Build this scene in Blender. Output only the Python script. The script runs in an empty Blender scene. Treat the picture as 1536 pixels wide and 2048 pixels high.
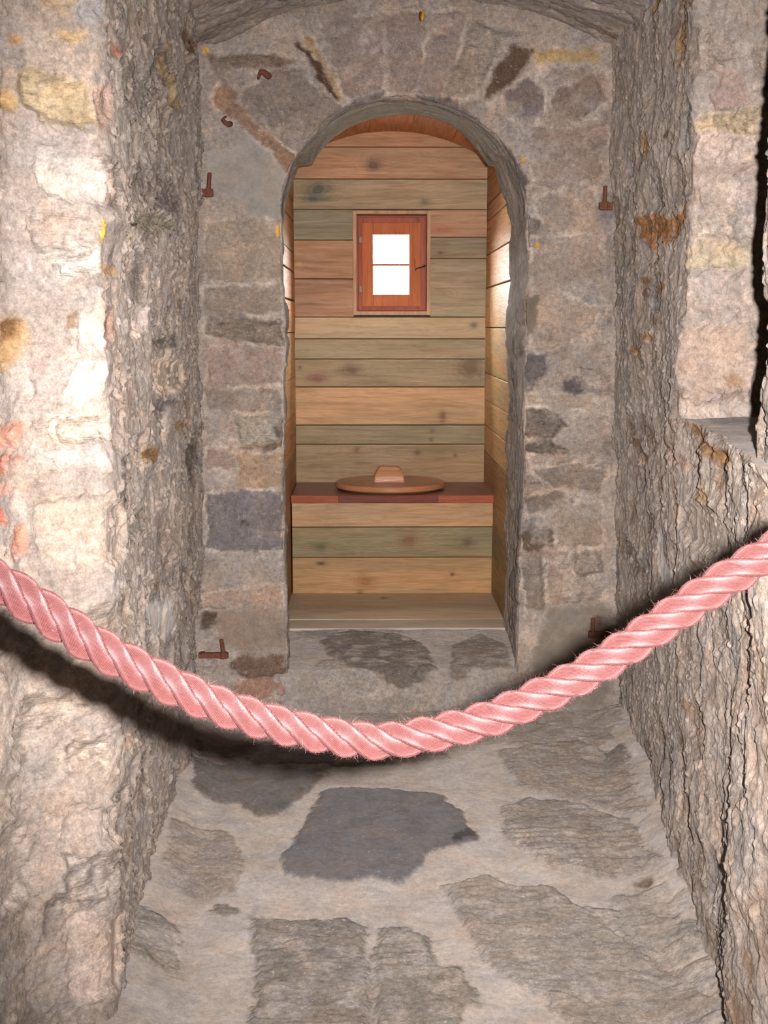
import bpy, bmesh, math, random
import numpy as np
from mathutils import Vector, Matrix

random.seed(7)
COL = bpy.context.scene.collection
PI = math.pi

# ------------------------------------------------------------------ camera
CAMH = 1.28
F = 2500.0                       # focal length in pixels of a 1536x2048 frame
PITCH = math.atan(374 / F)
YAW = math.atan(28 / F)
cp, sp, cy, sy = math.cos(PITCH), math.sin(PITCH), math.cos(YAW), math.sin(YAW)
RV = np.array([cy, -sy, 0.0])
FV = np.array([sy * cp, cy * cp, -sp])
UV_ = np.cross(RV, FV)
CP = np.array([0.0, 0.0, CAMH])
ROPE_D = 0.88                 # distance scale of the rope
ROPE_DK, ROPE_MD, ROPE_LT = (.030, .0080, .0076), (.046, .0140, .0132), (.074, .028, .026)
ROPE_SPEC = .22
FLASH, FLX = 680.0, .055
SPOT, AIMX, AIMZ = 72, .055, .015
SKY, FILL = 95.0, 5.0


def ray(px, py):
    d = RV * (px - 768) / F + UV_ * (1024 - py) / F + FV
    return d

def atY(px, py, Y):
    d = ray(px, py); t = Y / d[1]
    return CP + d * t

def atZ(px, py, Z):
    d = ray(px, py); t = (Z - CAMH) / d[2]
    return CP + d * t

def atX(px, py, X):
    d = ray(px, py); t = X / d[0]
    return CP + d * t

# ------------------------------------------------------------------ colours
def lin(c):
    c = np.asarray(c, float) / 255.0
    return np.where(c <= 0.04045, c / 12.92, ((c + 0.055) / 1.055) ** 2.4)

# ------------------------------------------------------------------ noise
def _h(ix, iy, iz, seed):
    h = (ix.astype(np.int64) * 374761393 + iy.astype(np.int64) * 668265263 +
         iz.astype(np.int64) * 2147483647 + seed * 1274126177) & 0xffffffff
    h = ((h ^ (h >> 13)) * 1274126177) & 0xffffffff
    h = (h ^ (h >> 16)) * 2246822519 & 0xffffffff
    h = h ^ (h >> 15)
    return (h & 0xffffff).astype(np.float32) / 16777216.0

def vn(x, y, z, seed=0):
    xi, yi, zi = np.floor(x), np.floor(y), np.floor(z)
    fx, fy, fz = (x - xi), (y - yi), (z - zi)
    fx = fx * fx * fx * (fx * (fx * 6 - 15) + 10)
    fy = fy * fy * fy * (fy * (fy * 6 - 15) + 10)
    fz = fz * fz * fz * (fz * (fz * 6 - 15) + 10)
    r = 0
    for dx in (0, 1):
        wx = fx if dx else 1 - fx
        for dy in (0, 1):
            wy = fy if dy else 1 - fy
            for dz in (0, 1):
                wz = fz if dz else 1 - fz
                r = r + wx * wy * wz * _h(xi + dx, yi + dy, zi + dz, seed)
    return r                       # 0..1

def fbm(x, y, z, sc, octv, seed=0, gain=0.5):
    a, s, t = 1.0, 0.0, 0.0
    for o in range(octv):
        f = sc * 2.03 ** o
        s = s + a * vn(x * f + 17.3 * o, y * f + 5.1 * o, z * f + 9.7 * o, seed + o * 31)
        t += a; a *= gain
    return s / t                   # about 0..1, mean .5

def ss(a, b, x):
    t = np.clip((x - a) / (b - a), 0, 1)
    return t * t * (3 - 2 * t)

def terrace(n, k, w=0.25):
    q = n * k; f = np.floor(q)
    return (f + ss(1 - w, 1.0, q - f)) / k

def cells(u, v, cw, ch, seed):
    """uneven masonry cells: returns edge distance (m) and three randoms of the cell"""
    us, vs = u / cw, v / ch
    iu, iv = np.floor(us), np.floor(vs)
    d1 = np.full(u.shape, 9.0, np.float32); d2 = d1.copy()
    ci = np.zeros_like(us); cj = np.zeros_like(us)
    z0 = np.zeros_like(us)
    for dj in (-1, 0, 1):
        j = iv + dj
        off = 0.5 * np.mod(j, 2) + 0.4 * _h(z0, j, z0, seed + 5)
        for di in (-2, -1, 0, 1):
            i = iu + di
            cx = i + 0.5 + off + 0.5 * (_h(i, j, z0, seed) - 0.5)
            cyy = j + 0.5 + 0.45 * (_h(i, j, z0, seed + 1) - 0.5)
            d = ((np.abs(us - cx) ** 3 + np.abs(vs - cyy) ** 3)) ** (1 / 3)
            m = d < d1
            d2 = np.where(m, d1, np.minimum(d2, d))
            ci = np.where(m, i, ci); cj = np.where(m, j, cj)
            d1 = np.where(m, d, d1)
    e = (d2 - d1) * min(cw, ch) * 0.5
    return e, _h(ci, cj, z0, seed + 11), _h(ci, cj, z0, seed + 12), _h(ci, cj, z0, seed + 13)

def poly_sd(u, v, pts):
    """signed distance to polygon, negative inside"""
    n = len(pts)
    d = np.full(u.shape, 1e9); inside = np.zeros(u.shape, bool)
    for i in range(n):
        ax, ay = pts[i]; bx, by = pts[(i + 1) % n]
        ex, ey = bx - ax, by - ay
        wx, wy = u - ax, v - ay
        t = np.clip((wx * ex + wy * ey) / (ex * ex + ey * ey + 1e-12), 0, 1)
        d = np.minimum(d, (wx - ex * t) ** 2 + (wy - ey * t) ** 2)
        c = ((ay > v) != (by > v)) & (u < (bx - ax) * (v - ay) / (by - ay + 1e-12) + ax)
        inside ^= c
    d = np.sqrt(d)
    return np.where(inside, -d, d)

# ------------------------------------------------------------------ mesh helpers
def grid_faces(nu, nv, off=0):
    a = np.arange(nu * nv).reshape(nv, nu)
    q = np.stack([a[:-1, :-1], a[:-1, 1:], a[1:, 1:], a[1:, :-1]], -1).reshape(-1, 4)
    return q + off

def np_mesh(name, verts, quads, mat, parent=None, attrs=None, smooth=True, uv=None):
    me = bpy.data.meshes.new(name)
    verts = np.asarray(verts, np.float32); quads = np.asarray(quads, np.int32)
    me.vertices.add(len(verts)); me.vertices.foreach_set('co', verts.ravel())
    me.loops.add(quads.size); me.loops.foreach_set('vertex_index', quads.ravel())
    me.polygons.add(len(quads))
    me.polygons.foreach_set('loop_start', np.arange(0, quads.size, 4, dtype=np.int32))
    me.polygons.foreach_set('loop_total', np.full(len(quads), 4, np.int32))
    me.update(calc_edges=True)
    if smooth:
        me.polygons.foreach_set('use_smooth', np.ones(len(quads), bool))
    if attrs:
        for k, a in attrs.items():
            a = np.asarray(a, np.float32)
            if a.ndim == 2:
                at = me.attributes.new(k, 'FLOAT_COLOR', 'POINT')
                if a.shape[1] == 3:
                    a = np.concatenate([a, np.ones((len(a), 1), np.float32)], 1)
                at.data.foreach_set('color', a.astype(np.float32).ravel())
            else:
                at = me.attributes.new(k, 'FLOAT', 'POINT')
                at.data.foreach_set('value', a)
    if uv is not None:
        l = me.uv_layers.new(name='UVMap')
        l.data.foreach_set('uv', np.asarray(uv, np.float32)[quads.ravel()].ravel())
    me.validate()
    o = bpy.data.objects.new(name, me); COL.objects.link(o)
    if mat: me.materials.append(mat)
    if parent: o.parent = parent
    return o

def bm_obj(name, bm, mat, parent=None, smooth=False, bevel=0, seg=2):
    me = bpy.data.meshes.new(name); bmesh.ops.recalc_face_normals(bm, faces=bm.faces)
    bm.to_mesh(me); bm.free()
    for p in me.polygons: p.use_smooth = smooth
    o = bpy.data.objects.new(name, me); COL.objects.link(o)
    me.materials.append(mat)
    if parent: o.parent = parent
    if bevel:
        m = o.modifiers.new('bevel', 'BEVEL'); m.width = bevel; m.segments = seg; m.limit_method = 'ANGLE'
    return o

def add_box(bm, x0, x1, y0, y1, z0, z1, rot=None, cen=None):
    vs = [bm.verts.new(Vector((x, y, z))) for x in (x0, x1) for y in (y0, y1) for z in (z0, z1)]
    for f in ((0, 1, 3, 2), (4, 6, 7, 5), (0, 4, 5, 1), (2, 3, 7, 6), (0, 2, 6, 4), (1, 5, 7, 3)):
        bm.faces.new([vs[i] for i in f])
    if rot is not None:
        bmesh.ops.rotate(bm, verts=vs, cent=Vector(cen), matrix=rot)
    return vs

def add_tube(bm, pts, rad, n=12, cap=True):
    pts = [Vector(p) for p in pts]; rings = []
    if not hasattr(rad, '__len__'): rad = [rad] * len(pts)
    t0 = (pts[1] - pts[0]).normalized()
    up = Vector((0, 0, 1)) if abs(t0.z) < .9 else Vector((1, 0, 0))
    nrm = t0.cross(up).normalized()
    for i, p in enumerate(pts):
        t = (pts[min(i + 1, len(pts) - 1)] - pts[max(i - 1, 0)]).normalized()
        nrm = (nrm - t * nrm.dot(t)).normalized(); b = t.cross(nrm)
        rings.append([bm.verts.new(p + (nrm * math.cos(2 * PI * k / n) + b * math.sin(2 * PI * k / n)) * rad[i]) for k in range(n)])
    for a, c in zip(rings[:-1], rings[1:]):
        for k in range(n):
            bm.faces.new((a[k], a[(k + 1) % n], c[(k + 1) % n], c[k]))
    if cap:
        bm.faces.new(rings[0][::-1]); bm.faces.new(rings[-1])

def tag(o, label=None, cat=None, group=None, kind=None):
    if label: o['label'] = label
    if cat: o['category'] = cat
    if group: o['group'] = group
    if kind: o['kind'] = kind
    return o

def empty(name, loc):
    o = bpy.data.objects.new(name, None); COL.objects.link(o); o.location = loc
    o.empty_display_size = .05
    return o

def reparent(o, root):
    """parts are modelled in world coordinates; keep them there under their thing"""
    o.parent = root
    o.matrix_parent_inverse = Matrix.Translation(root.location).inverted()

# ------------------------------------------------------------------ materials
def new_mat(name):
    m = bpy.data.materials.new(name); m.use_nodes = True
    nt = m.node_tree; nt.nodes.clear()
    out = nt.nodes.new('ShaderNodeOutputMaterial')
    return m, nt, out

def N(nt, t, **kw):
    n = nt.nodes.new(t)
    for k, v in kw.items():
        if k in n.inputs: n.inputs[k].default_value = v
        else: setattr(n, k, v)
    return n

def noise_node(nt, vec, scale, detail=4, rough=.6, dist=0.0):
    n = N(nt, 'ShaderNodeTexNoise'); n.inputs['Scale'].default_value = scale
    n.inputs['Detail'].default_value = detail; n.inputs['Roughness'].default_value = rough
    n.inputs['Distortion'].default_value = dist
    nt.links.new(vec, n.inputs['Vector'])
    return n.outputs['Fac']

def ramp(nt, fac, stops):
    r = N(nt, 'ShaderNodeValToRGB'); e = r.color_ramp.elements
    while len(e) < len(stops): e.new(.5)
    for el, (p, c) in zip(e, stops):
        el.position = p; el.color = (c, c, c, 1) if not hasattr(c, '__len__') else (*c, 1)
    nt.links.new(fac, r.inputs[0])
    return r.outputs[0]

def mathn(nt, op, a, b=None, clamp=False):
    m = N(nt, 'ShaderNodeMath', operation=op); m.use_clamp = clamp
    for i, x in enumerate((a, b)):
        if x is None: continue
        if isinstance(x, (int, float)): m.inputs[i].default_value = x
        else: nt.links.new(x, m.inputs[i])
    return m.outputs[0]

def mixc(nt, fac, a, b, mode='MIX'):
    m = N(nt, 'ShaderNodeMix', data_type='RGBA', blend_type=mode)
    for s, x in ((0, fac), (6, a), (7, b)):
        if isinstance(x, (int, float)): m.inputs[s].default_value = x
        elif isinstance(x, tuple): m.inputs[s].default_value = (*x, 1)
        else: nt.links.new(x, m.inputs[s])
    return m.outputs[2]

def stone_material(name, stretch=(1, 1, 6), bump=1.0, LIME=.55):
    """rough lime-smeared schist: colour attribute + grit, streaks and pits"""
    m, nt, out = new_mat(name)
    tc = N(nt, 'ShaderNodeTexCoord'); P = tc.outputs['Object']
    col = N(nt, 'ShaderNodeAttribute', attribute_name='col').outputs['Color']
    st = N(nt, 'ShaderNodeAttribute', attribute_name='strat').outputs['Fac']
    sm = N(nt, 'ShaderNodeAttribute', attribute_name='smoothness').outputs['Fac']
    mp = N(nt, 'ShaderNodeMapping'); mp.inputs['Scale'].default_value = stretch
    nt.links.new(P, mp.inputs['Vector'])
    n1 = noise_node(nt, P, 14, 6, .65, .4)
    n2 = noise_node(nt, P, 75, 6, .72, .15)
    n3 = noise_node(nt, P, 260, 3, .6)
    ns = noise_node(nt, mp.outputs[0], 16, 6, .68, .9)
    rough_amt = mathn(nt, 'SUBTRACT', 1.0, mathn(nt, 'MULTIPLY', sm, .75))
    v1 = ramp(nt, n1, [(.3, .80), (.5, 1.0), (.72, 1.16)])
    v2 = ramp(nt, n2, [(.30, .64), (.5, 1.0), (.70, 1.27)])
    v3 = ramp(nt, n3, [(.28, .76), (.5, 1.0), (.72, 1.2)])
    vs = ramp(nt, ns, [(.3, .66), (.5, 1.0), (.7, 1.22)])
    c = mixc(nt, 1.0, col, v1, 'MULTIPLY')
    c = mixc(nt, rough_amt, c, mixc(nt, 1.0, c, v2, 'MULTIPLY'))
    c = mixc(nt, rough_amt, c, mixc(nt, 1.0, c, v3, 'MULTIPLY'))
    c = mixc(nt, mathn(nt, 'ADD', mathn(nt, 'MULTIPLY', st, .8), .18, True), c, mixc(nt, 1.0, c, vs, 'MULTIPLY'))
    # hue drift between warm pink and cool grey
    nh = noise_node(nt, P, 9, 4, .6, .8)
    hue = ramp(nt, nh, [(.35, (1.05, .985, .93)), (.5, (1, 1, 1)), (.65, (.96, .99, 1.05))])
    c = mixc(nt, 1.0, c, hue, 'MULTIPLY')
    # lime wash left in ragged speckled patches
    lw1 = noise_node(nt, P, 10, 9, .78, .5)
    lime = ramp(nt, lw1, [(.535, 0), (.60, 1)])
    c = mixc(nt, mathn(nt, 'MULTIPLY', lime, mathn(nt, 'MULTIPLY', rough_amt, LIME)), c, mixc(nt, 1.0, c, (1.55, 1.5, 1.45), 'MULTIPLY'))
    dk = ramp(nt, lw1, [(.36, 1), (.44, 0)])
    c = mixc(nt, mathn(nt, 'MULTIPLY', dk, mathn(nt, 'MULTIPLY', rough_amt, .5)), c, mixc(nt, 1.0, c, (.70, .68, .67), 'MULTIPLY'))
    # pale lime crumbs and little dark pits
    crumb = ramp(nt, noise_node(nt, P, 120, 2, .5, .3), [(.66, 0), (.72, 1)])
    c = mixc(nt, mathn(nt, 'MULTIPLY', crumb, mathn(nt, 'MULTIPLY', rough_amt, .38)), c, (.62, .54, .47))
    pit = ramp(nt, noise_node(nt, mp.outputs[0], 45, 3, .55, .5), [(.66, 0), (.73, 1)])
    c = mixc(nt, mathn(nt, 'MULTIPLY', pit, mathn(nt, 'MULTIPLY', rough_amt, .5)), c, (.10, .08, .065))
    # bump
    h = mathn(nt, 'MULTIPLY', n2, .9)
    h = mathn(nt, 'ADD', h, mathn(nt, 'MULTIPLY', n3, .28))
    h = mathn(nt, 'ADD', h, mathn(nt, 'MULTIPLY', n1, .5))
    h = mathn(nt, 'ADD', h, mathn(nt, 'MULTIPLY', mathn(nt, 'MULTIPLY', ns, st), 1.6))
    h = mathn(nt, 'MULTIPLY', h, rough_amt)
    b = N(nt, 'ShaderNodeBump'); b.inputs['Strength'].default_value = .85 * bump
    b.inputs['Distance'].default_value = .010
    nt.links.new(h, b.inputs['Height'])
    bs = N(nt, 'ShaderNodeBsdfPrincipled')
    bs.inputs['Roughness'].default_value = .78
    bs.inputs['Diffuse Roughness'].default_value = 1.0
    bs.inputs['Specular IOR Level'].default_value = .25
    nt.links.new(c, bs.inputs['Base Color']); nt.links.new(b.outputs[0], bs.inputs['Normal'])
    nt.links.new(bs.outputs[0], out.inputs[0])
    return m

def wood_material(name, axis='X', rough=.5, grain=1.0, usecol=True, base=(.3, .2, .1), spec=.4):
    m, nt, out = new_mat(name)
    tc = N(nt, 'ShaderNodeTexCoord'); P = tc.outputs['Object']
    rnd = N(nt, 'ShaderNodeAttribute', attribute_name='rnd').outputs['Fac']
    off = N(nt, 'ShaderNodeCombineXYZ')
    for i in range(3): nt.links.new(mathn(nt, 'MULTIPLY', rnd, (37., 53., 71.)[i]), off.inputs[i])
    ad = N(nt, 'ShaderNodeVectorMath', operation='ADD'); nt.links.new(P, ad.inputs[0]); nt.links.new(off.outputs[0], ad.inputs[1])
    mp = N(nt, 'ShaderNodeMapping')
    sc = {'X': (1, 16, 16), 'Y': (16, 1, 16), 'Z': (16, 16, 1)}[axis]
    mp.inputs['Scale'].default_value = sc; nt.links.new(ad.outputs[0], mp.inputs['Vector'])
    sc2 = {'X': (1, 4, 7), 'Y': (7, 1, 7), 'Z': (7, 4, 1)}[axis]
    mp2 = N(nt, 'ShaderNodeMapping'); mp2.inputs['Scale'].default_value = sc2; nt.links.new(ad.outputs[0], mp2.inputs['Vector'])
    if usecol:
        col = N(nt, 'ShaderNodeAttribute', attribute_name='col').outputs['Color']
    else:
        rg = N(nt, 'ShaderNodeRGB'); rg.outputs[0].default_value = (*base, 1); col = rg.outputs[0]
    g1 = noise_node(nt, mp.outputs[0], 5, 5, .6, .6)
    # growth rings: sine of a slow stretched field
    fld = noise_node(nt, mp2.outputs[0], 2.6, 2, .5, .5)
    rings = mathn(nt, 'SINE', mathn(nt, 'MULTIPLY', fld, 75.0))
    rings = mathn(nt, 'ADD', mathn(nt, 'MULTIPLY', rings, .5), .5)
    v1 = ramp(nt, g1, [(.3, .78), (.5, 1.0), (.75, 1.15)])
    v2 = ramp(nt, rings, [(0, 1.04), (.6, 1.0), (1, .90)])
    c = mixc(nt, grain, col, mixc(nt, 1.0, col, v1, 'MULTIPLY'))
    c = mixc(nt, grain * .8, c, mixc(nt, 1.0, c, v2, 'MULTIPLY'))
    blot = ramp(nt, noise_node(nt, mp2.outputs[0], 1.3, 4, .6, .6), [(.35, (.88, .90, .90)), (.5, (1, 1, 1)), (.65, (1.12, 1.0, .90))])
    c = mixc(nt, 1.0, c, blot, 'MULTIPLY')
    b = N(nt, 'ShaderNodeBump'); b.inputs['Strength'].default_value = .35; b.inputs['Distance'].default_value = .0025
    hh = mathn(nt, 'ADD', g1, mathn(nt, 'MULTIPLY', rings, -.25)); nt.links.new(hh, b.inputs['Height'])
    bs = N(nt, 'ShaderNodeBsdfPrincipled')
    bs.inputs['Specular IOR Level'].default_value = spec
    nt.links.new(ramp(nt, g1, [(.3, rough + .15), (.7, rough - .08)]), bs.inputs['Roughness'])
    nt.links.new(c, bs.inputs['Base Color']); nt.links.new(b.outputs[0], bs.inputs['Normal'])
    nt.links.new(bs.outputs[0], out.inputs[0])
    return m

def simple_material(name, colr, rough=.6, metal=0., spec=.5, var=.25, scale=60, bump=.3, dist=.002):
    m, nt, out = new_mat(name)
    P = N(nt, 'ShaderNodeTexCoord').outputs['Object']
    n = noise_node(nt, P, scale, 5, .65, .5)
    v = ramp(nt, n, [(.3, 1 - var), (.5, 1.), (.7, 1 + var)])
    rg = N(nt, 'ShaderNodeRGB'); rg.outputs[0].default_value = (*colr, 1)
    c = mixc(nt, 1.0, rg.outputs[0], v, 'MULTIPLY')
    b = N(nt, 'ShaderNodeBump'); b.inputs['Strength'].default_value = bump; b.inputs['Distance'].default_value = dist
    nt.links.new(n, b.inputs['Height'])
    bs = N(nt, 'ShaderNodeBsdfPrincipled'); bs.inputs['Roughness'].default_value = rough
    bs.inputs['Metallic'].default_value = metal; bs.inputs['Specular IOR Level'].default_value = spec
    nt.links.new(c, bs.inputs['Base Color']); nt.links.new(b.outputs[0], bs.inputs['Normal'])
    nt.links.new(bs.outputs[0], out.inputs[0])
    return m

M_stone = stone_material('schist_wall', (3, 3, 16))
M_stonev = stone_material('schist_wall_side', (6, 3, 9))
M_floor = stone_material('schist_paving', (5, 7, 5), bump=.6, LIME=.25)
M_wood = wood_material('pine_boards', 'X', .5)
M_woody = wood_material('pine_boards_side', 'Y', .5)
M_iron = simple_material('rusty_iron', (.15, .055, .030), .85, 0, .3, .45, 180, .6, .0015)

# ------------------------------------------------------------------ layout of the masonry (plan coordinates, metres)
YB = 4.03          # face of the arched wall
STEP = 0.145       # height of the threshold
YW = 4.62          # where the wooden box starts
YE = 5.64          # boarded end wall
YS = 5.20          # front of the bench
XL, XR = -0.335, 0.517

def smooth_poly(pts, step, r=0.03):
    """resample a plan polyline at about `step`, rounding corners by radius r"""
    P = [np.array(p, float) for p in pts]; out = []
    for i in range(len(P)):
        if i in (0, len(P) - 1): out.append(P[i]); continue
        a = P[i] + (P[i - 1] - P[i]) / np.linalg.norm(P[i - 1] - P[i]) * min(r, .4 * np.linalg.norm(P[i - 1] - P[i]))
        b = P[i] + (P[i + 1] - P[i]) / np.linalg.norm(P[i + 1] - P[i]) * min(r, .4 * np.linalg.norm(P[i + 1] - P[i]))
        for t in np.linspace(0, 1, 7):
            out.append((1 - t) ** 2 * a + 2 * t * (1 - t) * P[i] + t * t * b)
    out = np.array(out)
    s = np.concatenate([[0], np.cumsum(np.linalg.norm(np.diff(out, axis=0), axis=1))])
    return out, s

# left wall: back corner, reveal, near corner, splay towards the room
PL, SL = smooth_poly([(-.60, 4.12), (-.577, 4.03), (-.535, 3.44), (-.515, 2.80), (-.456, 2.10), (-.585, 2.00),
                      (-.64, 1.65), (-.92, 1.25), (-1.25, .6), (-1.25, -1.5)], .004)
# right wall below the recess
PR, SR = smooth_poly([(.87, 4.12), (.836, 4.03), (.800, 3.45), (.733, 2.92), (.665, 2.24), (.595, 1.90), (.59, 1.55),
                      (.80, 1.1), (1.25, .6), (1.25, -1.5)], .004)
SILL = CAMH - 0.215
# right wall above the sill: the recess opens between Y 2.87 and 2.2
PU, SU = smooth_poly([(.87, 4.12), (.836, 4.03), (.800, 3.45), (.728, 2.89), (1.02, 2.97), (1.45, 3.02), (1.45, 2.08), (1.0, 2.07),
                      (.640, 2.05), (.615, 1.90), (.62, 1.5), (.80, 1.1), (1.25, .6), (1.25, -1.5)], .004)

def batter(side, Y, z):
    k = np.clip((Y - 2.9) / 1.13, 0, 1)
    return (0.022 * z * np.clip((Y - 1.5), 0, 1)) if side == 'L' else (-0.043 * z * k)

def plan_hit(px, py, P, S, side):
    """pixel -> (s, z) on an extruded plan profile"""
    d = ray(px, py); best = None; z = 1.0; Yh = 3.0
    for it in range(4):
        dx = float(batter(side, Yh, z)); best = None
        for i in range(len(P) - 1):
            ax, ay = P[i][0] + dx, P[i][1]; bx, by = P[i + 1][0] + dx, P[i + 1][1]
            ex, ey = bx - ax, by - ay
            den = d[0] * ey - d[1] * ex
            if abs(den) < 1e-9: continue
            t = (ax * ey - ay * ex) / den
            u = (ax * d[1] - ay * d[0]) / den
            if t > .2 and -1e-3 <= u <= 1 + 1e-3 and (best is None or t < best[0]):
                best = (t, S[i] + u * (S[i + 1] - S[i]))
        if best is None: return None
        z = CAMH + d[2] * best[0]; Yh = d[1] * best[0]
    return best[1], z

def unproj(surf, px, py):
    if surf == 'B':
        p = atY(px, py, YB); return p[0], p[2]
    if surf == 'F':
        p = atZ(px, py, 0); return p[0], p[1]
    if surf == 'S':
        p = atZ(px, py, STEP); return p[0], p[1]
    P, S, side = dict(L=(PL, SL, 'L'), R=(PR, SR, 'R'), U=(PU, SU, 'R'))[surf]
    for d in (0, .7, -.7, 1.9, -1.9):
        r = plan_hit(px + d, py, P, S, side)
        if r is not None: return r
    return None

def E(cx, cy_, rx, ry, a=0, n=14):
    a = math.radians(a)
    return [(cx + rx * math.cos(t) * math.cos(a) - ry * math.sin(t) * math.sin(a),
             cy_ + rx * math.cos(t) * math.sin(a) + ry * math.sin(t) * math.cos(a)) for t in np.linspace(0, 2 * PI, n, endpoint=False)]

def Q(x0, y0, x1, y1): return [(x0, y0), ((x0 + x1) / 2, y0 - 2), (x1, y0), (x1 + 1, (y0 + y1) / 2), (x1, y1), ((x0 + x1) / 2, y1 + 1), (x0, y1), (x0 - 1, (y0 + y1) / 2)]

# stones, patches, stains and shaded holes read off the walls: (polygon, colour, relief mm, opacity, streakiness, softness mm, smoothness)
FEAT = {k: [] for k in 'BFSLRU'}
def ft(s, poly, c, h=4, op=.9, st=.2, soft=5, smo=0.0): FEAT[s].append((poly, c, h, op, st, soft, smo))

# ---- left wall: near pier (x<240) and reveal
ft('L', [(62,-30),(150,-30),(152,8),(125,22),(80,16)], (188,163,134), 10)
ft('L', [(150,2),(205,8),(200,45),(165,50),(140,25)], (172,165,160), 8, .9, .1)
ft('L', [(105,62),(165,60),(170,75),(150,86),(100,76)], (205,176,134), 6, .9, .5)
ft('L', [(8,68),(45,72),(40,90),(10,88)], (196,152,110), 5)
ft('L', [(35,150),(60,140),(130,150),(175,165),(182,200),(185,245),(160,255),(100,248),(75,225),(40,215)], (186,163,130), 20, .97, .45)
ft('L', [(186,172),(215,178),(212,240),(190,258)], (196,162,144), 10, .9, .4)
ft('L', [(0,175),(20,175),(37,205),(30,225),(0,222)], (200,164,116), 14, .95, .4)
ft('L', [(0,125),(28,128),(34,160),(0,165)], (184,160,142), 10)
ft('L', [(55,315),(110,300),(175,310),(203,335),(202,400),(185,410),(120,400),(65,385)], (200,185,171), 20, 1, .1)
ft('L', [(203,332),(215,335),(218,400),(200,410)], (206,176,160), 12, .9, .4)
ft('L', [(50,425),(110,415),(190,440),(192,500),(150,505),(90,505),(70,500),(48,470)], (180,163,150), 12, .95, .5)
ft('L', [(100,507),(190,497),(205,545),(110,562)], (200,188,174), 9, .95, 1)
ft('L', [(190,525),(226,535),(225,552),(195,548)], (188,150,108), 6)
ft('L', [(190,440),(197,440),(197,482),(191,484)], (228,182,62), 0, 1, 0, 2)
ft('L', [(198,440),(208,450),(222,505),(208,508),(200,480)], (138,126,112), -4, .9)
ft('L', [(148,620),(203,610),(206,640),(203,700),(155,705),(148,660)], (198,183,169), 18, 1, .1)
ft('L', [(206,614),(225,620),(220,700),(207,700)], (184,142,122), 9, .9, .6)
ft('L', [(127,625),(145,622),(147,650),(128,657)], (146,120,94), 16, 1)
ft('L', [(0,640),(40,635),(55,665),(45,700),(12,735),(0,740)], (182,146,102), 16, .95, .4)
ft('L', [(10,645),(38,638),(38,678),(14,690)], (112,78,48), 3, .9, .3)
ft('L', [(150,722),(200,720),(205,790),(165,815),(125,800),(122,760),(145,740)], (204,190,176), 12, 1, 0)
ft('L', [(60,700),(118,695),(115,790),(70,800),(50,750)], (184,160,146), 3, .7)
ft('L', [(55,840),(210,832),(215,880),(120,885),(95,870)], (208,190,172), 9, .95, 1)
ft('L', [(60,1000),(130,985),(240,1000),(245,1060),(240,1120),(200,1140),(70,1135),(65,1070)], (182,164,148), 12, .95, .1)
ft('L', [(60,890),(200,895),(210,930),(80,930)], (200,182,170), 6)
ft('L', [(-20,850),(52,845),(32,895),(-20,912)], (190,134,110), 8, .9)
ft('L', [(20,910),(50,918),(30,942),(-20,955),(-20,915)], (178,112,92), 4, .8)
ft('L', [(20,1055),(50,1050),(46,1110),(15,1135)], (202,138,108), 5, .85, .4)
ft('L', [(-20,1010),(8,1015),(5,1050),(-20,1060)], (180,98,74), 5, .9)
ft('L', [(-20,960),(60,975),(45,990),(-20,985)], (206,150,132), 3, .7)
ft('L', [(115,1355),(190,1345),(215,1380),(150,1400)], (190,172,158), 8)
ft('L', [(120,1480),(212,1470),(215,1520),(130,1542)], (192,174,158), 10, .95, 1)
ft('L', [(125,1605),(242,1602),(240,1690),(120,1700)], (182,164,150), 14, .95, .1)
ft('L', [(120,1700),(240,1720),(230,1795),(130,1790)], (190,172,158), 8, .95, 1)
ft('L', [(130,1820),(248,1820),(245,1980),(130,1990)], (200,178,162), 14, .95, .2)
ft('L', [(0,1655),(55,1640),(70,1760),(20,1830),(0,1820)], (190,172,158), 12, .9, .6)
# reveal
ft('L', [(228,130),(262,120),(285,160),(280,240),(235,240)], (166,152,138), 3, .8, .8)
ft('L', [(288,120),(312,118),(318,180),(292,200)], (160,148,136), 4, .8, .9)
ft('L', [(265,325),(312,318),(350,410),(345,440),(272,405)], (142,128,118), 6, .9, .7)
ft('L', [(268,425),(310,425),(352,465),(268,467)], (180,166,142), 9, .9, 1)
ft('L', [(258,446),(272,446),(270,451),(258,451)], (20,16,14), -10, 1, 0, 1)  # slot, its inner shade put into the near-black colour
ft('L', [(252,612),(288,610),(288,660),(268,700),(254,665)], (208,188,172), 12, 1, .2)
ft('L', [(312,540),(355,540),(368,560),(360,600),(345,608),(330,570)], (186,166,150), 8, .95)
ft('L', [(292,718),(330,710),(368,718),(372,775),(350,786),(295,786)], (194,172,152), 16, 1, .05)
ft('L', [(292,800),(350,800),(330,825),(298,838)], (124,116,112), 6, 1, .2)
ft('L', [(290,898),(315,893),(310,922),(290,925)], (132,96,54), 6, .95)
ft('L', [(342,838),(370,845),(365,870),(345,865)], (140,112,76), 5, .9)
ft('L', [(290,680),(350,668),(356,692),(298,697)], (152,138,126), 7, .95, 1)
ft('L', [(324,60),(336,130),(334,190),(322,150)], (166,134,98), 4, .8, .8)
ft('L', [(330,140),(346,150),(352,185),(366,205),(355,222),(332,212)], (176,148,106), 4, .85, .5)
ft('L', [(350,55),(374,85),(376,112),(356,92)], (124,88,60), 4, .85, .6)
ft('L', [(216,85),(232,95),(229,116),(215,110)], (160,104,82), 5, .9)
ft('L', [(372,900),(392,850),(402,900),(385,985),(376,960)], (132,116,104), 9, .9, .9)
ft('L', [(262,1020),(285,1010),(280,1060),(262,1085)], (164,150,134), 6, .9, 1)
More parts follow.
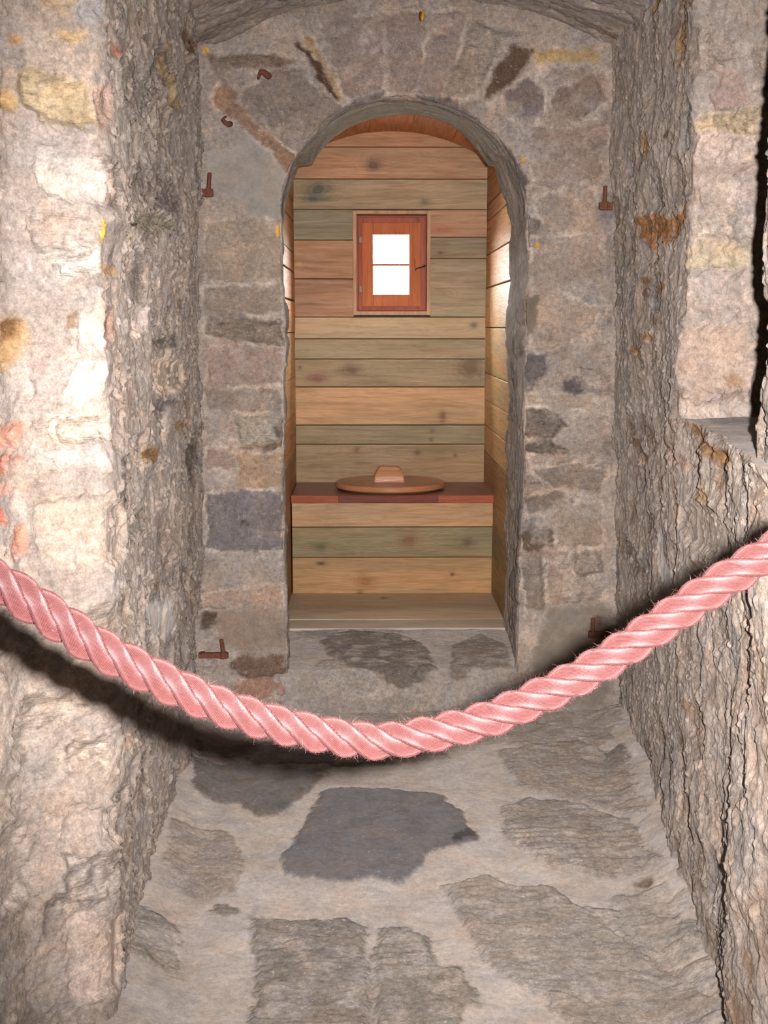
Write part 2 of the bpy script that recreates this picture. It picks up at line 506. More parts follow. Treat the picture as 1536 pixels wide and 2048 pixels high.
ft('L', [(320,1140),(328,1150),(325,1185),(316,1180)], (120,92,64), 3, .9)
ft('L', [(350,1130),(364,1140),(358,1175),(350,1170)], (140,118,98), 4, .8, .5)
ft('L', [(295,1200),(340,1195),(345,1270),(310,1280)], (184,176,168), 2, .8, 0, 8, .6)
ft('L', [(232,730),(250,728),(252,800),(236,802)], (196,178,162), 5, .8, .6)
# ---- arched wall
ft('B', [(500,250),(530,265),(555,300),(570,330),(573,385),(565,432),(520,436),(490,425),(470,400),(430,380),(413,350),(420,305),(470,290),(482,275)], (170,159,148), 2, 1, 0, 6, .9)
ft('B', [(425,178),(450,160),(510,230),(595,320),(575,347),(540,300),(470,240),(430,212)], (152,120,98), 7, .95, .3)
ft('B', [(415,105),(560,112),(590,118),(560,135),(430,140)], (128,104,86), 5, .85, .9)
ft('B', [(530,150),(600,128),(640,185),(692,210),(640,265),(600,312),(510,240),(480,190)], (140,124,112), 8, .9, .2)
ft('B', [(585,82),(600,82),(645,125),(665,175),(690,208),(680,202),(655,180),(630,140),(600,102)], (92,66,50), -7, 1, .2, 3)
ft('B', [(600,62),(625,75),(660,140),(685,192),(690,206),(668,176),(646,122),(606,80)], (182,150,108), 6, .95, .6)
ft('B', [(640,40),(760,30),(770,170),(750,185),(700,200),(665,130)], (152,132,120), 8, .9, .1)
ft('B', [(770,28),(858,25),(846,120),(828,185),(778,178)], (148,128,116), 8, .9, .1)
ft('B', [(866,25),(936,22),(900,150),(880,190),(838,185)], (160,138,126), 8, .9, .1)
ft('B', E(882,90,18,20), (126,114,110), 0, .8)
ft('B', [(944,40),(1010,60),(960,180),(930,195),(890,190)], (154,138,122), 8, .9, .9)
ft('B', [(1030,90),(1070,102),(1042,150),(1000,182),(968,200),(975,170),(1000,122)], (100,76,60), 3, .95, .3)
ft('B', [(1070,102),(1195,98),(1200,126),(1140,122),(1075,128)], (180,152,108), 8, 1, .1)
ft('B', [(1008,188),(1060,152),(1090,180),(1085,240),(1040,242),(1015,218)], (122,108,104), 6, .9, .05)
ft('B', [(1110,180),(1190,150),(1212,200),(1150,242),(1105,222)], (140,120,108), 6, .9, .1)
ft('B', [(1060,255),(1140,262),(1210,240),(1215,285),(1130,330),(1070,310)], (148,126,112), 5, .8, .1)
ft('B', [(1062,330),(1130,318),(1200,300),(1205,350),(1110,380),(1070,372)], (156,136,122), 5, .8, .1)
ft('B', [(1070,395),(1190,380),(1200,450),(1180,470),(1090,460)], (172,150,130), 6, .85, 0)
ft('B', [(830,188),(900,198),(965,245),(985,268),(950,255),(890,215),(835,205)], (104,94,90), 2, .85, .2)
ft('B', [(985,285),(1022,300),(1054,365),(1052,402),(1036,395),(1005,340)], (98,86,82), 2, .95, .1)
ft('B', [(650,240),(700,204),(770,184),(765,206),(705,234),(660,262)], (116,104,96), 2, .9, .2)
ft('B', [(1042,420),(1080,440),(1075,490),(1050,500)], (112,100,92), 4, .85)
ft('B', [(1062,478),(1200,468),(1210,560),(1070,575)], (164,144,128), 6, .85, .05)
ft('B', [(1060,596),(1130,590),(1200,620),(1185,660),(1100,700),(1062,692)], (178,156,137), 7, .9, 0)
ft('B', [(1042,590),(1080,590),(1072,668),(1044,672)], (132,120,106), 3, 1, 0, 5, .6)
ft('B', [(1040,700),(1090,708),(1102,740),(1075,772),(1050,790),(1040,762)], (104,95,93), 5, .88, .1)
ft('B', [(1128,755),(1165,755),(1182,770),(1150,790),(1130,786)], (96,87,85), 2, .9, 0)
ft('B', [(1055,785),(1150,788),(1200,800),(1180,818),(1060,815)], (178,156,134), 5, .9, 0)
ft('B', [(1045,820),(1112,818),(1142,850),(1100,880),(1048,872)], (118,104,92), 4, .85, 1)
ft('B', [(1042,884),(1100,880),(1142,900),(1110,915),(1050,905)], (106,95,84), 4, .9, 1)
ft('B', [(1060,915),(1120,905),(1130,930),(1065,935)], (182,160,144), 4, .8)
ft('B', [(1062,942),(1150,930),(1215,940),(1200,985),(1110,975)], (140,122,106), 4, .8, .4)
ft('B', [(1044,1000),(1110,982),(1150,1000),(1100,1022),(1060,1032)], (128,114,102), 6, .9, .1)
ft('B', [(1040,1066),(1062,1056),(1100,1055),(1106,1090),(1080,1101),(1044,1098)], (98,82,66), 7, .92, .1)
ft('B', [(1110,1000),(1200,1010),(1205,1090),(1115,1095)], (160,142,124), 5, .85, .05)
ft('B', [(1046,1120),(1082,1112),(1088,1218),(1050,1222)], (138,122,106), 5, .85)
ft('B', [(1094,1120),(1132,1140),(1122,1212),(1090,1212)], (166,142,124), 4, .85)
ft('B', [(1140,1110),(1210,1100),(1210,1150),(1150,1160)], (150,134,120), 5, .85, .8)
ft('B', [(1100,1216),(1215,1208),(1240,1330),(1210,1420),(1070,1420),(1062,1320)], (146,132,117), 3, .95, 0, 12, .85)
ft('B', [(1185,1235),(1205,1232),(1205,1255),(1190,1262)], (122,92,74), 1, .9)
ft('B', [(412,440),(562,438),(566,555),(480,566),(412,560)], (168,148,128), 7, .9, .05)
ft('B', [(408,572),(560,568),(562,625),(410,632)], (158,138,120), 6, .85, .1)
ft('B', [(408,636),(560,640),(568,690),(470,684),(410,670)], (140,122,106), 6, .9, 1)
ft('B', [(415,695),(565,692),(562,768),(418,772)], (170,146,130), 7, .9, .05)
ft('B', [(410,782),(562,776),(565,820),(470,826),(412,820)], (150,134,120), 5, .85, .1)
ft('B', [(465,832),(572,830),(572,888),(520,892),(480,898)], (172,158,142), 9, 1, 1)
ft('B', [(480,893),(570,884),(566,900),(485,908)], (124,100,76), 4, .9, .8)
ft('B', [(545,850),(572,840),(570,868),(556,880)], (96,84,76), -5, .9)
ft('B', [(476,908),(568,904),(572,975),(474,978)], (176,148,122), 7, .95, .05)
ft('B', [(412,900),(465,895),(468,935),(412,940)], (164,138,120), 5, .8)
ft('B', [(424,945),(462,940),(470,965),(440,975)], (200,180,162), 3, .8)
ft('B', [(412,990),(480,978),(560,984),(566,1100),(500,1104),(416,1098)], (130,120,117), 7, 1, .1)
ft('B', E(490,1046,10,7), (92,80,72), -8, .9, 0, 2)  # small hole, darkened in colour for the shade inside
ft('B', [(408,1188),(560,1172),(566,1214),(410,1218)], (176,150,132), 5, .85)
ft('B', [(430,1222),(570,1218),(574,1300),(440,1296)], (160,141,124), 3, .95, 0, 8, .6)
ft('B', [(400,1226),(440,1226),(424,1266),(404,1256)], (96,78,62), 2, .9, .9)
ft('B', [(455,1338),(480,1310),(520,1318),(575,1308),(576,1350),(540,1356),(500,1362)], (118,92,74), 3, .9, .4)
ft('B', [(466,1362),(572,1352),(574,1395),(480,1395)], (166,126,106), 3, .9, 0)
ft('B', E(412,101,6,4), (230,178,40), 0, 1, 0, 2)
ft('B', [(553,450),(559,450),(558,478),(553,470)], (222,166,50), 0, 1, 0, 2)
ft('B', E(1048,318,5,7), (222,170,50), 0, .9, 0, 3)
ft('B', E(1075,490,4,6), (212,160,60), 0, .9, 0, 3)
ft('B', [(425,148),(445,155),(470,180),(460,182)], (102,92,98), 3, .8, .6)
ft('B', E(1172,228,4,3), (60,52,46), 0, .9)
ft('B', [(1212,430),(1228,430),(1230,600),(1216,610)], (128,114,104), 0, .6)
# ---- right reveal and recess
ft('U', [(1268,438),(1300,428),(1335,434),(1380,416),(1372,440),(1345,482),(1325,490),(1318,470),(1302,500),(1275,472)], (160,108,62), 5, .93, .7, 3)
ft('U', [(1297,0),(1325,-5),(1300,30),(1292,35)], (156,122,72), 4, .9)
ft('U', [(1350,-10),(1400,-10),(1385,60),(1378,110),(1355,140),(1350,90)], (156,122,86), 6, .9, .6)
ft('U', [(1336,40),(1368,-10),(1376,-10),(1352,60),(1335,100)], (132,112,102), 3, .9)
ft('U', [(1272,280),(1290,270),(1300,260),(1310,305),(1285,330),(1258,360),(1252,335)], (170,134,94), 4, .85, .4)
ft('U', [(1228,100),(1248,80),(1252,130),(1238,160)], (140,130,126), 2, .8, 0)
ft('U', [(1236,160),(1262,150),(1268,190),(1245,220)], (142,116,104), 5, .85, .5)
ft('U', E(1333,268,5,10,20), (108,80,56), 2, .9)
ft('U', E(1225,262,4,14), (96,80,68), -4, .9)
for cx, cy_, rx, ry, a in ((1294,560,12,7,-10),(1302,585,9,14,30),(1316,640,8,11,-50),(1236,655,14,7,45),(1300,672,11,9,0),(1250,590,16,16,0),(1318,575,10,14,20),(1282,705,14,8,35)):
    ft('U', E(cx,cy_,rx,ry,a), ((112,84,60),(150,112,70),(126,100,80))[int(cx) % 3], 5, .85, .5, 3)
ft('U', [(1248,745),(1262,742),(1262,765),(1245,768)], (136,124,114), 2, .9)
ft('U', [(1245,790),(1262,792),(1250,818),(1240,812)], (140,106,84), 3, .85)
ft('U', [(1392,235),(1440,222),(1530,222),(1500,268),(1392,262)], (186,166,138), 8, .95, 1)
ft('U', [(1412,190),(1445,138),(1480,150),(1485,200),(1462,222),(1420,224)], (166,140,128), 6, .9, .2)
ft('U', [(1395,275),(1500,270),(1500,330),(1400,332)], (196,176,162), 7, .95, .6)
ft('U', [(1388,342),(1505,335),(1505,410),(1390,415)], (180,161,147), 8, .95, .3)
ft('U', [(1385,425),(1505,420),(1505,480),(1388,480)], (188,172,158), 7, .9, .8)
ft('U', [(1375,490),(1500,485),(1500,535),(1375,538)], (200,178,148), 6, .9, .4)
ft('U', [(1375,545),(1500,542),(1500,615),(1378,625)], (180,162,148), 9, .95, .05)
ft('U', [(1372,670),(1410,655),(1470,658),(1502,690),(1500,782),(1385,786),(1368,722)], (186,163,146), 16, 1, 0)
ft('U', [(1450,752),(1470,748),(1488,760),(1482,775),(1455,774)], (168,134,104), 0, .85)
ft('U', [(1368,802),(1440,797),(1498,800),(1500,838),(1362,838)], (186,168,154), 12, 1, 0)
ft('R', [(1372,848),(1388,850),(1440,890),(1482,915),(1474,938),(1440,926),(1400,890)], (150,112,74), 6, .95, .6)
ft('R', [(1325,880),(1345,882),(1392,942),(1382,946),(1345,915)], (158,130,114), 5, .9, .4)
ft('R', [(1392,950),(1422,982),(1438,1042),(1402,1002)], (164,138,104), 4, .95, .6)
ft('R', [(1275,932),(1292,935),(1298,980),(1278,984)], (130,116,112), 5, .95, 0)
ft('R', [(1285,845),(1305,850),(1315,905),(1300,900)], (140,112,96), 4, .85, .6)
ft('R', [(1230,862),(1246,880),(1242,900),(1232,890)], (104,78,60), 3, .9, .4)
ft('R', [(1240,905),(1252,905),(1268,935),(1264,945),(1250,930)], (112,84,54), 3, .95)
ft('R', [(1262,870),(1275,880),(1300,925),(1292,932),(1270,900)], (122,90,70), 3, .85, .6)
ft('R', [(1324,1055),(1332,1110),(1350,1150),(1342,1180),(1326,1150),(1320,1100)], (170,162,154), 2, 1, 0, 4, .8)
ft('R', [(1258,1070),(1285,1120),(1292,1165),(1275,1155),(1262,1110)], (138,118,102), 4, .9, .7)
ft('R', [(1290,1020),(1312,1020),(1322,1080),(1300,1082),(1286,1055)], (156,136,122), 8, .85, .5)
ft('R', [(1370,1010),(1420,1000),(1470,1060),(1440,1120),(1380,1090),(1368,1050)], (166,150,136), 8, .8, .2)
ft('R', [(1370,1400),(1385,1400),(1390,1440),(1378,1430)], (150,120,90), 2, .7)
# ---- paving
ft('F', [(650,1578),(700,1575),(790,1580),(880,1590),(925,1625),(935,1655),(955,1664),(950,1684),(905,1692),(868,1700),(835,1735),(800,1765),(740,1752),(690,1760),(610,1755),(570,1742),(560,1715),(580,1692),(610,1640)], (106,100,97), 12, 1, .15, 4, .55)
ft('F', [(900,1672),(935,1662),(953,1664),(948,1682),(910,1688)], (66,60,58), 2, .9)
ft('F', [(385,1538),(500,1530),(610,1542),(642,1555),(612,1590),(560,1628),(512,1634),(480,1610),(430,1606),(385,1590)], (104,96,90), 8, .95, .1, 5, .4)
ft('F', [(390,1500),(560,1480),(760,1500),(860,1490),(900,1515),(760,1530),(600,1530),(400,1535)], (128,114,102), 7, .9, .4)
ft('F', [(500,1832),(560,1840),(690,1830),(732,1850),(735,1900),(745,1960),(742,2060),(498,2060),(506,1960)], (128,118,108), 10, .9, .6)
ft('F', [(755,1850),(810,1850),(862,1870),(880,1928),(920,1930),(966,2005),(930,2010),(925,2060),(752,2060),(745,1950)], (128,118,106), 9, .9, .5)
ft('F', [(880,1770),(975,1745),(1020,1765),(1100,1770),(1150,1800),(1190,1830),(1250,1880),(1330,1930),(1400,2000),(1430,2060),(1140,2060),(1090,2000),(1000,1950),(960,1900),(930,1850)], (142,130,118), 8, .8, .5)
ft('F', [(1000,1610),(1060,1590),(1150,1600),(1260,1640),(1292,1700),(1330,1740),(1240,1752),(1100,1730),(1010,1680)], (144,130,118), 5, .75, .8)
ft('F', [(1215,1790),(1330,1782),(1362,1900),(1300,1900),(1260,1870)], (140,128,116), 4, .75, .2)
ft('F', [(990,1500),(1150,1480),(1250,1520),(1290,1640),(1200,1610),(1040,1570)], (142,127,114), 4, .65, .6)
ft('F', [(1202,1512),(1240,1500),(1262,1530),(1220,1534)], (112,102,96), 5, .9, 0)
ft('F', [(430,1800),(475,1810),(485,1825),(450,1830),(420,1820)], (122,110,98), 3, .85, .4)
ft('F', [(345,1660),(460,1655),(490,1720),(470,1780),(380,1790),(330,1750)], (138,122,110), 3, .6, .3)
ft('F', [(700,1420),(1230,1400),(1245,1470),(980,1490),(760,1480)], (142,128,114), 2, .6, .2)
ft('F', E(1288,1772,20,13), (92,74,58), -7, .85, 0, 8)
# ---- top and riser of the step
ft('S', [(632,1275),(700,1260),(800,1266),(850,1288),(876,1338),(800,1346),(700,1332),(655,1305)], (112,100,90), 5, .9, .6)
ft('S', [(905,1288),(960,1266),(1012,1288),(1022,1330),(900,1342)], (126,112,100), 5, .9, .5)



# one tone for all the masonry: the same lime and schist everywhere, whatever light falls on it
TONE = 1.14

def surface_fields(surf, u, v, X, Y, Z, seed, cw, ch, palette, mortar, rel=1.0, expo=.55, stratdir='h', flake=0.0, warp=.03):
    """returns height (m along normal), colour (linear), strat, smoothness"""
    n = len(u)
    if isinstance(flake, str):
        flake = 1.0 - .8 * ss(1.10, 1.22, u) * ss(4.2, 4.0, u)
    w1 = fbm(X, Y, Z, 9, 3, seed + 1) - .5
    w2 = fbm(X, Y, Z, 9, 3, seed + 2) - .5
    uw, vw = u + w1 * warp * 2, v + w2 * warp * 2
    e, r1, r2, r3 = cells(uw, vw, cw, ch, seed)
    edgen = fbm(X, Y, Z, 35, 3, seed + 3) - .5
    big = fbm(X, Y, Z, 4.0, 3, seed + 4)
    mask = ss(.002, .012, e + edgen * .03 - .004) * (r1 > (1 - expo))
    smear = ss(.36, .60, fbm(X, Y, Z, 11, 4, seed + 5) + (r2 - .5) * .2)      # lime smeared over stones
    mask_c = mask * (1 - .75 * smear)
    pal = np.array([lin(c) for c in palette])
    idx = np.minimum((r2 * len(pal)).astype(int), len(pal) - 1)
    sc = pal[idx] / TONE * (0.88 + .24 * r3)[:, None]
    mo = lin(mortar)[None, :] / TONE * (0.86 + .28 * fbm(X, Y, Z, 7, 4, seed + 6))[:, None]
    col = mo * (1 - mask_c[:, None]) + sc * mask_c[:, None]
    strat = .15 + .75 * mask * (r3 > .45)
    smo = np.full(n, .5 if surf == 'F' else (.3 if surf == 'S' else 0.0)) * (1 - mask)
    if surf in 'FS': strat = strat * (.25 + .75 * mask)
    H = (big - .5) * .05 * rel
    H = H + mask * (.004 + .012 * r3) * rel * ss(0, .03, e)
    rough = fbm(X, Y, Z, 28, 5, seed + 7, .55) - .5
    H = H + rough * .016 * rel
    # bedded flakes
    if stratdir == 'h': a, b = u * 9, v * 55
    else: a, b = u * 20, v * 9
    sn = fbm(a + w1 * 4, b + w2 * 6, X * 0, 1.0, 3, seed + 8)
    H = H + (terrace(sn, 7, .35) - .45) * .010 * rel * (strat + np.mean(flake))
    if np.any(flake):
        fn = fbm(u * .42, v * .6, X * 0, 9, 4, seed + 9, .46)
        fn2 = fbm(u * .5 + 3, v * .8, X * 0, 20, 3, seed + 19, .5)
        H = H + (terrace(fn, 7, .16) - .43) * .019 * flake + (terrace(fn2, 5, .2) - .40) * .008 * flake
    # the individually noted stones
    wu = (fbm(X, Y, Z, 30, 3, seed + 21) - .5) * .026 + (fbm(X, Y, Z, 110, 2, seed + 23) - .5) * .012
    wv = (fbm(X, Y, Z, 30, 3, seed + 22) - .5) * .026 + (fbm(X, Y, Z, 110, 2, seed + 24) - .5) * .012
    sm2 = fbm(X, Y, Z, 22, 4, seed + 25, .6)
    for (poly, c, h, op, st, soft, sm) in FEAT.get(surf, []):
        pts = [unproj(surf, *p) for p in poly]
        pts = [p for p in pts if p is not None]
        if len(pts) < 3: continue
        pa = np.array(pts)
        lo, hi = pa.min(0) - .05, pa.max(0) + .05
        k = np.where((u > lo[0]) & (u < hi[0]) & (v > lo[1]) & (v < hi[1]))[0]
        if len(k) == 0: continue
        size = min(*(pa.max(0) - pa.min(0)))
        ws = min(1.0, size / .05)
        sd = poly_sd(u[k] + wu[k] * ws, v[k] + wv[k] * ws, pts)
        s_ = soft / 1000. * min(1, ws + .2) * (.7 + 1.6 * sm2[k])
        m = ss(-s_, s_, -sd)
        o = m * op * (1 - .6 * ss(.50, .66, sm2[k]) * (op < .95))
        lc = lin(c)[None] / TONE
        col[k] = col[k] * (1 - o[:, None]) + lc * o[:, None]
        if surf == 'B' and h > 3:      # lime left along the joints of the stones
            rim = ss(-.004, .003, sd) * ss(.016, .006, sd) * ss(.42, .58, fbm(X[k], Y[k], Z[k], 16, 3, seed + 26)) * .55
            col[k] = col[k] * (1 - rim[:, None]) + lin((196, 178, 160))[None] * rim[:, None]
        if h:
            dome = ss(-.001, .018, -sd)
            if h > 6:     # proud block: iron out what lies under it
                avg = H[k][m > .5].mean() if (m > .5).any() else 0
                H[k] = H[k] * (1 - .65 * m) + avg * .65 * m
            H[k] += (h / 1000.) * (.35 * m + .65 * dome)
            ring = ss(.014, .002, np.abs(sd + .001))
            H[k] -= ring * .0035 * (h > 2)
        if sm:
            avg = H[k][m > .5].mean() if (m > .5).any() else 0
            H[k] = H[k] * (1 - .8 * m * sm) + (avg) * .8 * m * sm
        if st > .3:
            H[k] += m * (terrace(sn[k], 8, .3) - .5) * .016 * st
        strat[k] = strat[k] * (1 - m) + st * m
        smo[k] = smo[k] * (1 - m) + sm * m
    H = H - .006 * rel
    # pores and small knocks
    pore = ss(.69, .78, fbm(X, Y, Z, 60, 2, seed + 30)) * (1 - smo)
    H = H - pore * .006 * rel
    return H, np.clip(col, .005, .9), np.clip(strat, 0, 1), smo

def seg_samples(total, fine_ranges, step_f, step_c):
    s = [0.0]
    while s[-1] < total:
        st = step_c
        for a, b in fine_ranges:
            if a <= s[-1] <= b: st = step_f
        s.append(s[-1] + st)
    s[-1] = total
    return np.array(s)

def plan_wall(P, S, side, s_samples, z_samples, seed, surf, flip, fieldargs, smooth=True):
    px = np.interp(s_samples, S, P[:, 0]); py = np.interp(s_samples, S, P[:, 1])
    # normals from a softened tangent
    e = .006
    tx = np.interp(s_samples + e, S, P[:, 0]) - np.interp(s_samples - e, S, P[:, 0])
    ty = np.interp(s_samples + e, S, P[:, 1]) - np.interp(s_samples - e, S, P[:, 1])
    L = np.hypot(tx, ty) + 1e-9
    nx, ny = (-ty / L, tx / L)
    if flip: nx, ny = -nx, -ny
    nu, nv = len(s_samples), len(z_samples)
    Sg, Zg = np.meshgrid(s_samples, z_samples)
    X = np.tile(px, nv); Y = np.tile(py, nv); NX = np.tile(nx, nv); NY = np.tile(ny, nv)
    Sg, Zg = Sg.ravel(), Zg.ravel()
    X = X + batter(side, Y, Zg)
    H, col, st, smo = surface_fields(surf, Sg, Zg, X, Y, Zg, seed, **fieldargs)
    fade = ss(.9, 1.4, Y) * .9 + .1
    H = H * fade
    V = np.stack([X + NX * H, Y + NY * H, Zg], -1)
    return V, grid_faces(nu, nv), col, st, smo

def join_parts(parts):
    V, Qd, C, ST, SM, off = [], [], [], [], [], 0
    for v, q, c, st, sm in parts:
        V.append(v); Qd.append(q + off); C.append(c); ST.append(st); SM.append(sm); off += len(v)
    return np.concatenate(V), np.concatenate(Qd), dict(col=np.concatenate(C), strat=np.concatenate(ST), smoothness=np.concatenate(SM))

# ------------------------------------------------------------------ left wall
MOR_L = MOR_R = MOR_U = MOR_B = MOR_C = (172, 156, 143)
PAL_L = [(186,167,151), (166,149,136), (178,159,140), (158,146,137), (182,160,144), (154,137,123), (188,168,146), (172,146,126)]
PAL_R = [(168,148,133), (160,140,124), (154,143,135), (174,155,138), (150,128,110), (170,155,144)]
PAL_U = PAL_R
PAL_B = [(164,144,130), (156,139,126), (174,154,136), (148,135,127), (178,156,140), (154,132,116)]
MOR_F = (168, 155, 144)
PAL_F = [(156,144,132), (150,138,128), (152,142,133)]
PAL_C = PAL_B

ZT = 2.42
zs = np.arange(-.02, ZT, .0036)
sL = seg_samples(SL[-1], [(0, 2.45)], .0040, .05)
part = plan_wall(PL, SL, 'L', sL, zs, 101, 'L', True, dict(cw=.19, ch=.12, palette=PAL_L, mortar=MOR_L, rel=1.0, expo=.6, flake=.15))
v, q, a = join_parts([part])
tag(np_mesh('wall_left', v, q, M_stone, attrs=a), kind='structure')

# ------------------------------------------------------------------ right wall: below sill, sill, above sill
sR = seg_samples(SR[-1], [(0, 2.6)], .0036, .05)
zl = np.arange(-.02, SILL + .002, .0038)
partA = plan_wall(PR, SR, 'R', sR, zl, 202, 'R', False, dict(cw=.16, ch=.13, palette=PAL_R, mortar=MOR_R, rel=.72, expo=.55, stratdir='v', flake=1.0))
iU = 5.2
sU = seg_samples(SU[-1], [(0, 1.42), (2.8, 3.9)], .0036, .03)
zu = np.arange(SILL - .004, ZT, .0038)
partB = plan_wall(PU, SU, 'R', sU, zu, 202, 'U', False, dict(cw=.16, ch=.13, palette=PAL_U, mortar=MOR_U, rel=.72, expo=.55, stratdir='v', flake='U'))
# the sill slab of the recess
nx_, ny_ = 150, 150
xs_, ys_ = np.meshgrid(np.linspace(.60, 1.5, nx_), np.linspace(1.55, 3.05, ny_))
edge = np.interp(ys_.ravel(), PR[::-1, 1], PR[::-1, 0])
topA = partA[0].reshape(len(zl), len(sR), 3)[-1]
topA = topA[(topA[:, 1] > 1.4) & (topA[:, 1] < 3.3)]; topA = topA[np.argsort(topA[:, 1])]
edge = np.interp(ys_.ravel(), topA[:, 1], topA[:, 0])
X_ = edge + (xs_.ravel() - .60) * 1.0 - .0015; Y_ = ys_.ravel()
Hs, cs, sts, sms = surface_fields('x', X_, Y_, X_, Y_, Y_ * 0, 303, .3, .3, [(170, 158, 148)], (172, 160, 150), rel=.15, expo=.3)
partC = (np.stack([X_, Y_, SILL + Hs * .6 * ss(0, .04, X_ - edge)], -1), grid_faces(nx_, ny_), cs, sts, sms * 0 + .6)
v, q, a = join_parts([partA, partB, partC])
tag(np_mesh('wall_right', v, q, M_stonev, attrs=a), kind='structure')

# ------------------------------------------------------------------ arched wall: face + reveal in one sheet
AX, AZ, ARX, ARZ = .110, CAMH + .342, .380, .358
zb = -.02
def outline():
    pts = [];
    for z in np.arange(zb, AZ, .004): pts.append((AX - ARX, z))
    for t in np.linspace(PI, 0, 270): pts.append((AX + ARX * math.cos(t), AZ + ARZ * math.sin(t)))
    for z in np.arange(AZ, zb, -.004): pts.append((AX + ARX, z))
    return np.array(pts)
O = outline(); nO = len(O)
x0o, x1o, z1o = -.66, .93, 2.45
outer = []
for (x, z) in O:
    if z < AZ and abs(x - AX) > ARX - 1e-6: outer.append((x0o if x < AX else x1o, z))
    else:
        dx, dz = x - AX, max(z - AZ, 1e-4)
        k = min((z1o - AZ) / dz, ((x1o - AX) if dx > 0 else (AX - x0o)) / max(abs(dx), 1e-5))
        outer.append((AX + dx * k, AZ + dz * k))
outer = np.array(outer)
nf = 105
ts = np.linspace(0, 1, nf)
rows = [outer * (1 - t) + O * t for t in ts]           # face, from outside to the arris
FX = np.concatenate([r[:, 0] for r in rows]); FZ = np.concatenate([r[:, 1] for r in rows]); FY = np.full(FX.shape, YB)
# reveal
ny = 110
inn = np.sign(O[:, 0] - AX)
nrmx = np.where(O[:, 1] < AZ, -inn, -(O[:, 0] - AX) / ARX); nrmz = np.where(O[:, 1] < AZ, 0, -(O[:, 1] - AZ) / ARZ)
nl = np.hypot(nrmx, nrmz); nrmx /= nl; nrmz /= nl
rx, ry_, rz, sx, sz, yy = [], [], [], [], [], []
for k in range(1, ny + 1):
    y = YB + (YW + .02 - YB) * k / ny
    t = k / ny
    lift = .045 * t * ss(AZ + .1, AZ + .3, O[:, 1])
    widen = np.where(O[:, 0] < AX, -.05 * t, .018 * t) * (O[:, 1] < AZ + .2)
    rx.append(O[:, 0] + widen); ry_.append(np.full(nO, y)); rz.append(O[:, 1] + lift)
RX, RY, RZ = map(np.concatenate, (rx, ry_, rz))
X = np.concatenate([FX, RX]); Y = np.concatenate([FY, RY]); Z = np.concatenate([FZ, RZ])
U = X.copy(); Vv = Z.copy()
# unroll the reveal so stones carry on round the arris
U[len(FX):] = RX + np.tile(inn, ny) * 0 + (RY - YB) * np.where(np.tile(O[:, 0], ny) < AX, 1, -1) * .8
Vv[len(FX):] = RZ - (RY - YB) * np.where(np.tile(O[:, 1], ny) > AZ, .8, 0)
H, col, st, smo = surface_fields('B', U, Vv, X, Y, Z, 404, .21, .115, PAL_B, MOR_B, rel=.75, expo=.55, flake=.1)
# only the face carries the noted stones: the reveal is re-evaluated without them
Hr, cr, sr, smr = surface_fields('x', U[len(FX):], Vv[len(FX):], X[len(FX):], Y[len(FX):], Z[len(FX):], 404, .21, .115, PAL_B, MOR_B, rel=.75, expo=.5, flake=.1)
bl = ss(.0, .05, RY - YB)
# soffit plastered grey
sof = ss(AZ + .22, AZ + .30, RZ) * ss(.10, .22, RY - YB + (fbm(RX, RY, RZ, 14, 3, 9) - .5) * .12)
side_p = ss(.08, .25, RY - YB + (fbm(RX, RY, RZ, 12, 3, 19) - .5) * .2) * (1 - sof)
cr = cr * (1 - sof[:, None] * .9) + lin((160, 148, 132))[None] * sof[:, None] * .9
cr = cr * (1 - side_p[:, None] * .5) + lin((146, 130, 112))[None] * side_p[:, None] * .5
Hr = Hr * (1 - .5 * sof); smr = np.maximum(smr, sof * .5)
nF = len(FX)
H[nF:] = H[nF:] * (1 - bl) + Hr * bl; col[nF:] = col[nF:] * (1 - bl[:, None]) + cr * bl[:, None]; st[nF:] = sr; smo[nF:] = smr
# directions: face towards -Y, reveal towards the opening, blended over the arris
tt = np.zeros(len(X)); dO = np.full(len(X), 0.0)
dist_face = np.concatenate([np.hypot(r[:, 0] - O[:, 0], r[:, 1] - O[:, 1]) for r in rows])
b_face = ss(.02, 0, dist_face) * .5
b_rev = .5 + .5 * ss(0, .02, RY - YB)
wgt = np.concatenate([b_face, b_rev])
DX = np.tile(nrmx, nf + ny) * wgt; DZ = np.tile(nrmz, nf + ny) * wgt; DY = -(1 - wgt)
dl = np.sqrt(DX ** 2 + DY ** 2 + DZ ** 2); DX /= dl; DY /= dl; DZ /= dl
# worn arris
arr = np.concatenate([ss(.025, 0, dist_face), ss(.03, 0, RY - YB)])
H = H - arr * .008
# reveal must not stand proud enough to narrow the door
H[nF:] = H[nF:] * .8
V = np.stack([X + DX * H, Y + DY * H, Z + DZ * H], -1)
tag(np_mesh('wall_back', V, grid_faces(nO, nf + ny), M_stone, attrs=dict(col=col, strat=st, smoothness=smo)), kind='structure')

# ------------------------------------------------------------------ floor of the passage
xs = np.concatenate([np.arange(-1.35, -.72, .04), np.arange(-.72, 1.0, .0036), np.arange(1.0, 1.4, .04)])
ysf = np.concatenate([np.arange(-1.6, 1.6, .05), np.arange(1.6, 2.6, .0032), np.arange(2.6, 4.12, .0045)])
Xg, Yg = np.meshgrid(xs, ysf); X, Y = Xg.ravel(), Yg.ravel(); Z = np.zeros_like(X)
H, col, st, smo = surface_fields('F', X, Y, X, Y, Z, 505, .34, .26, PAL_F, MOR_F, rel=.45, expo=.25, warp=.05)
H = (H - H.mean()) * .75
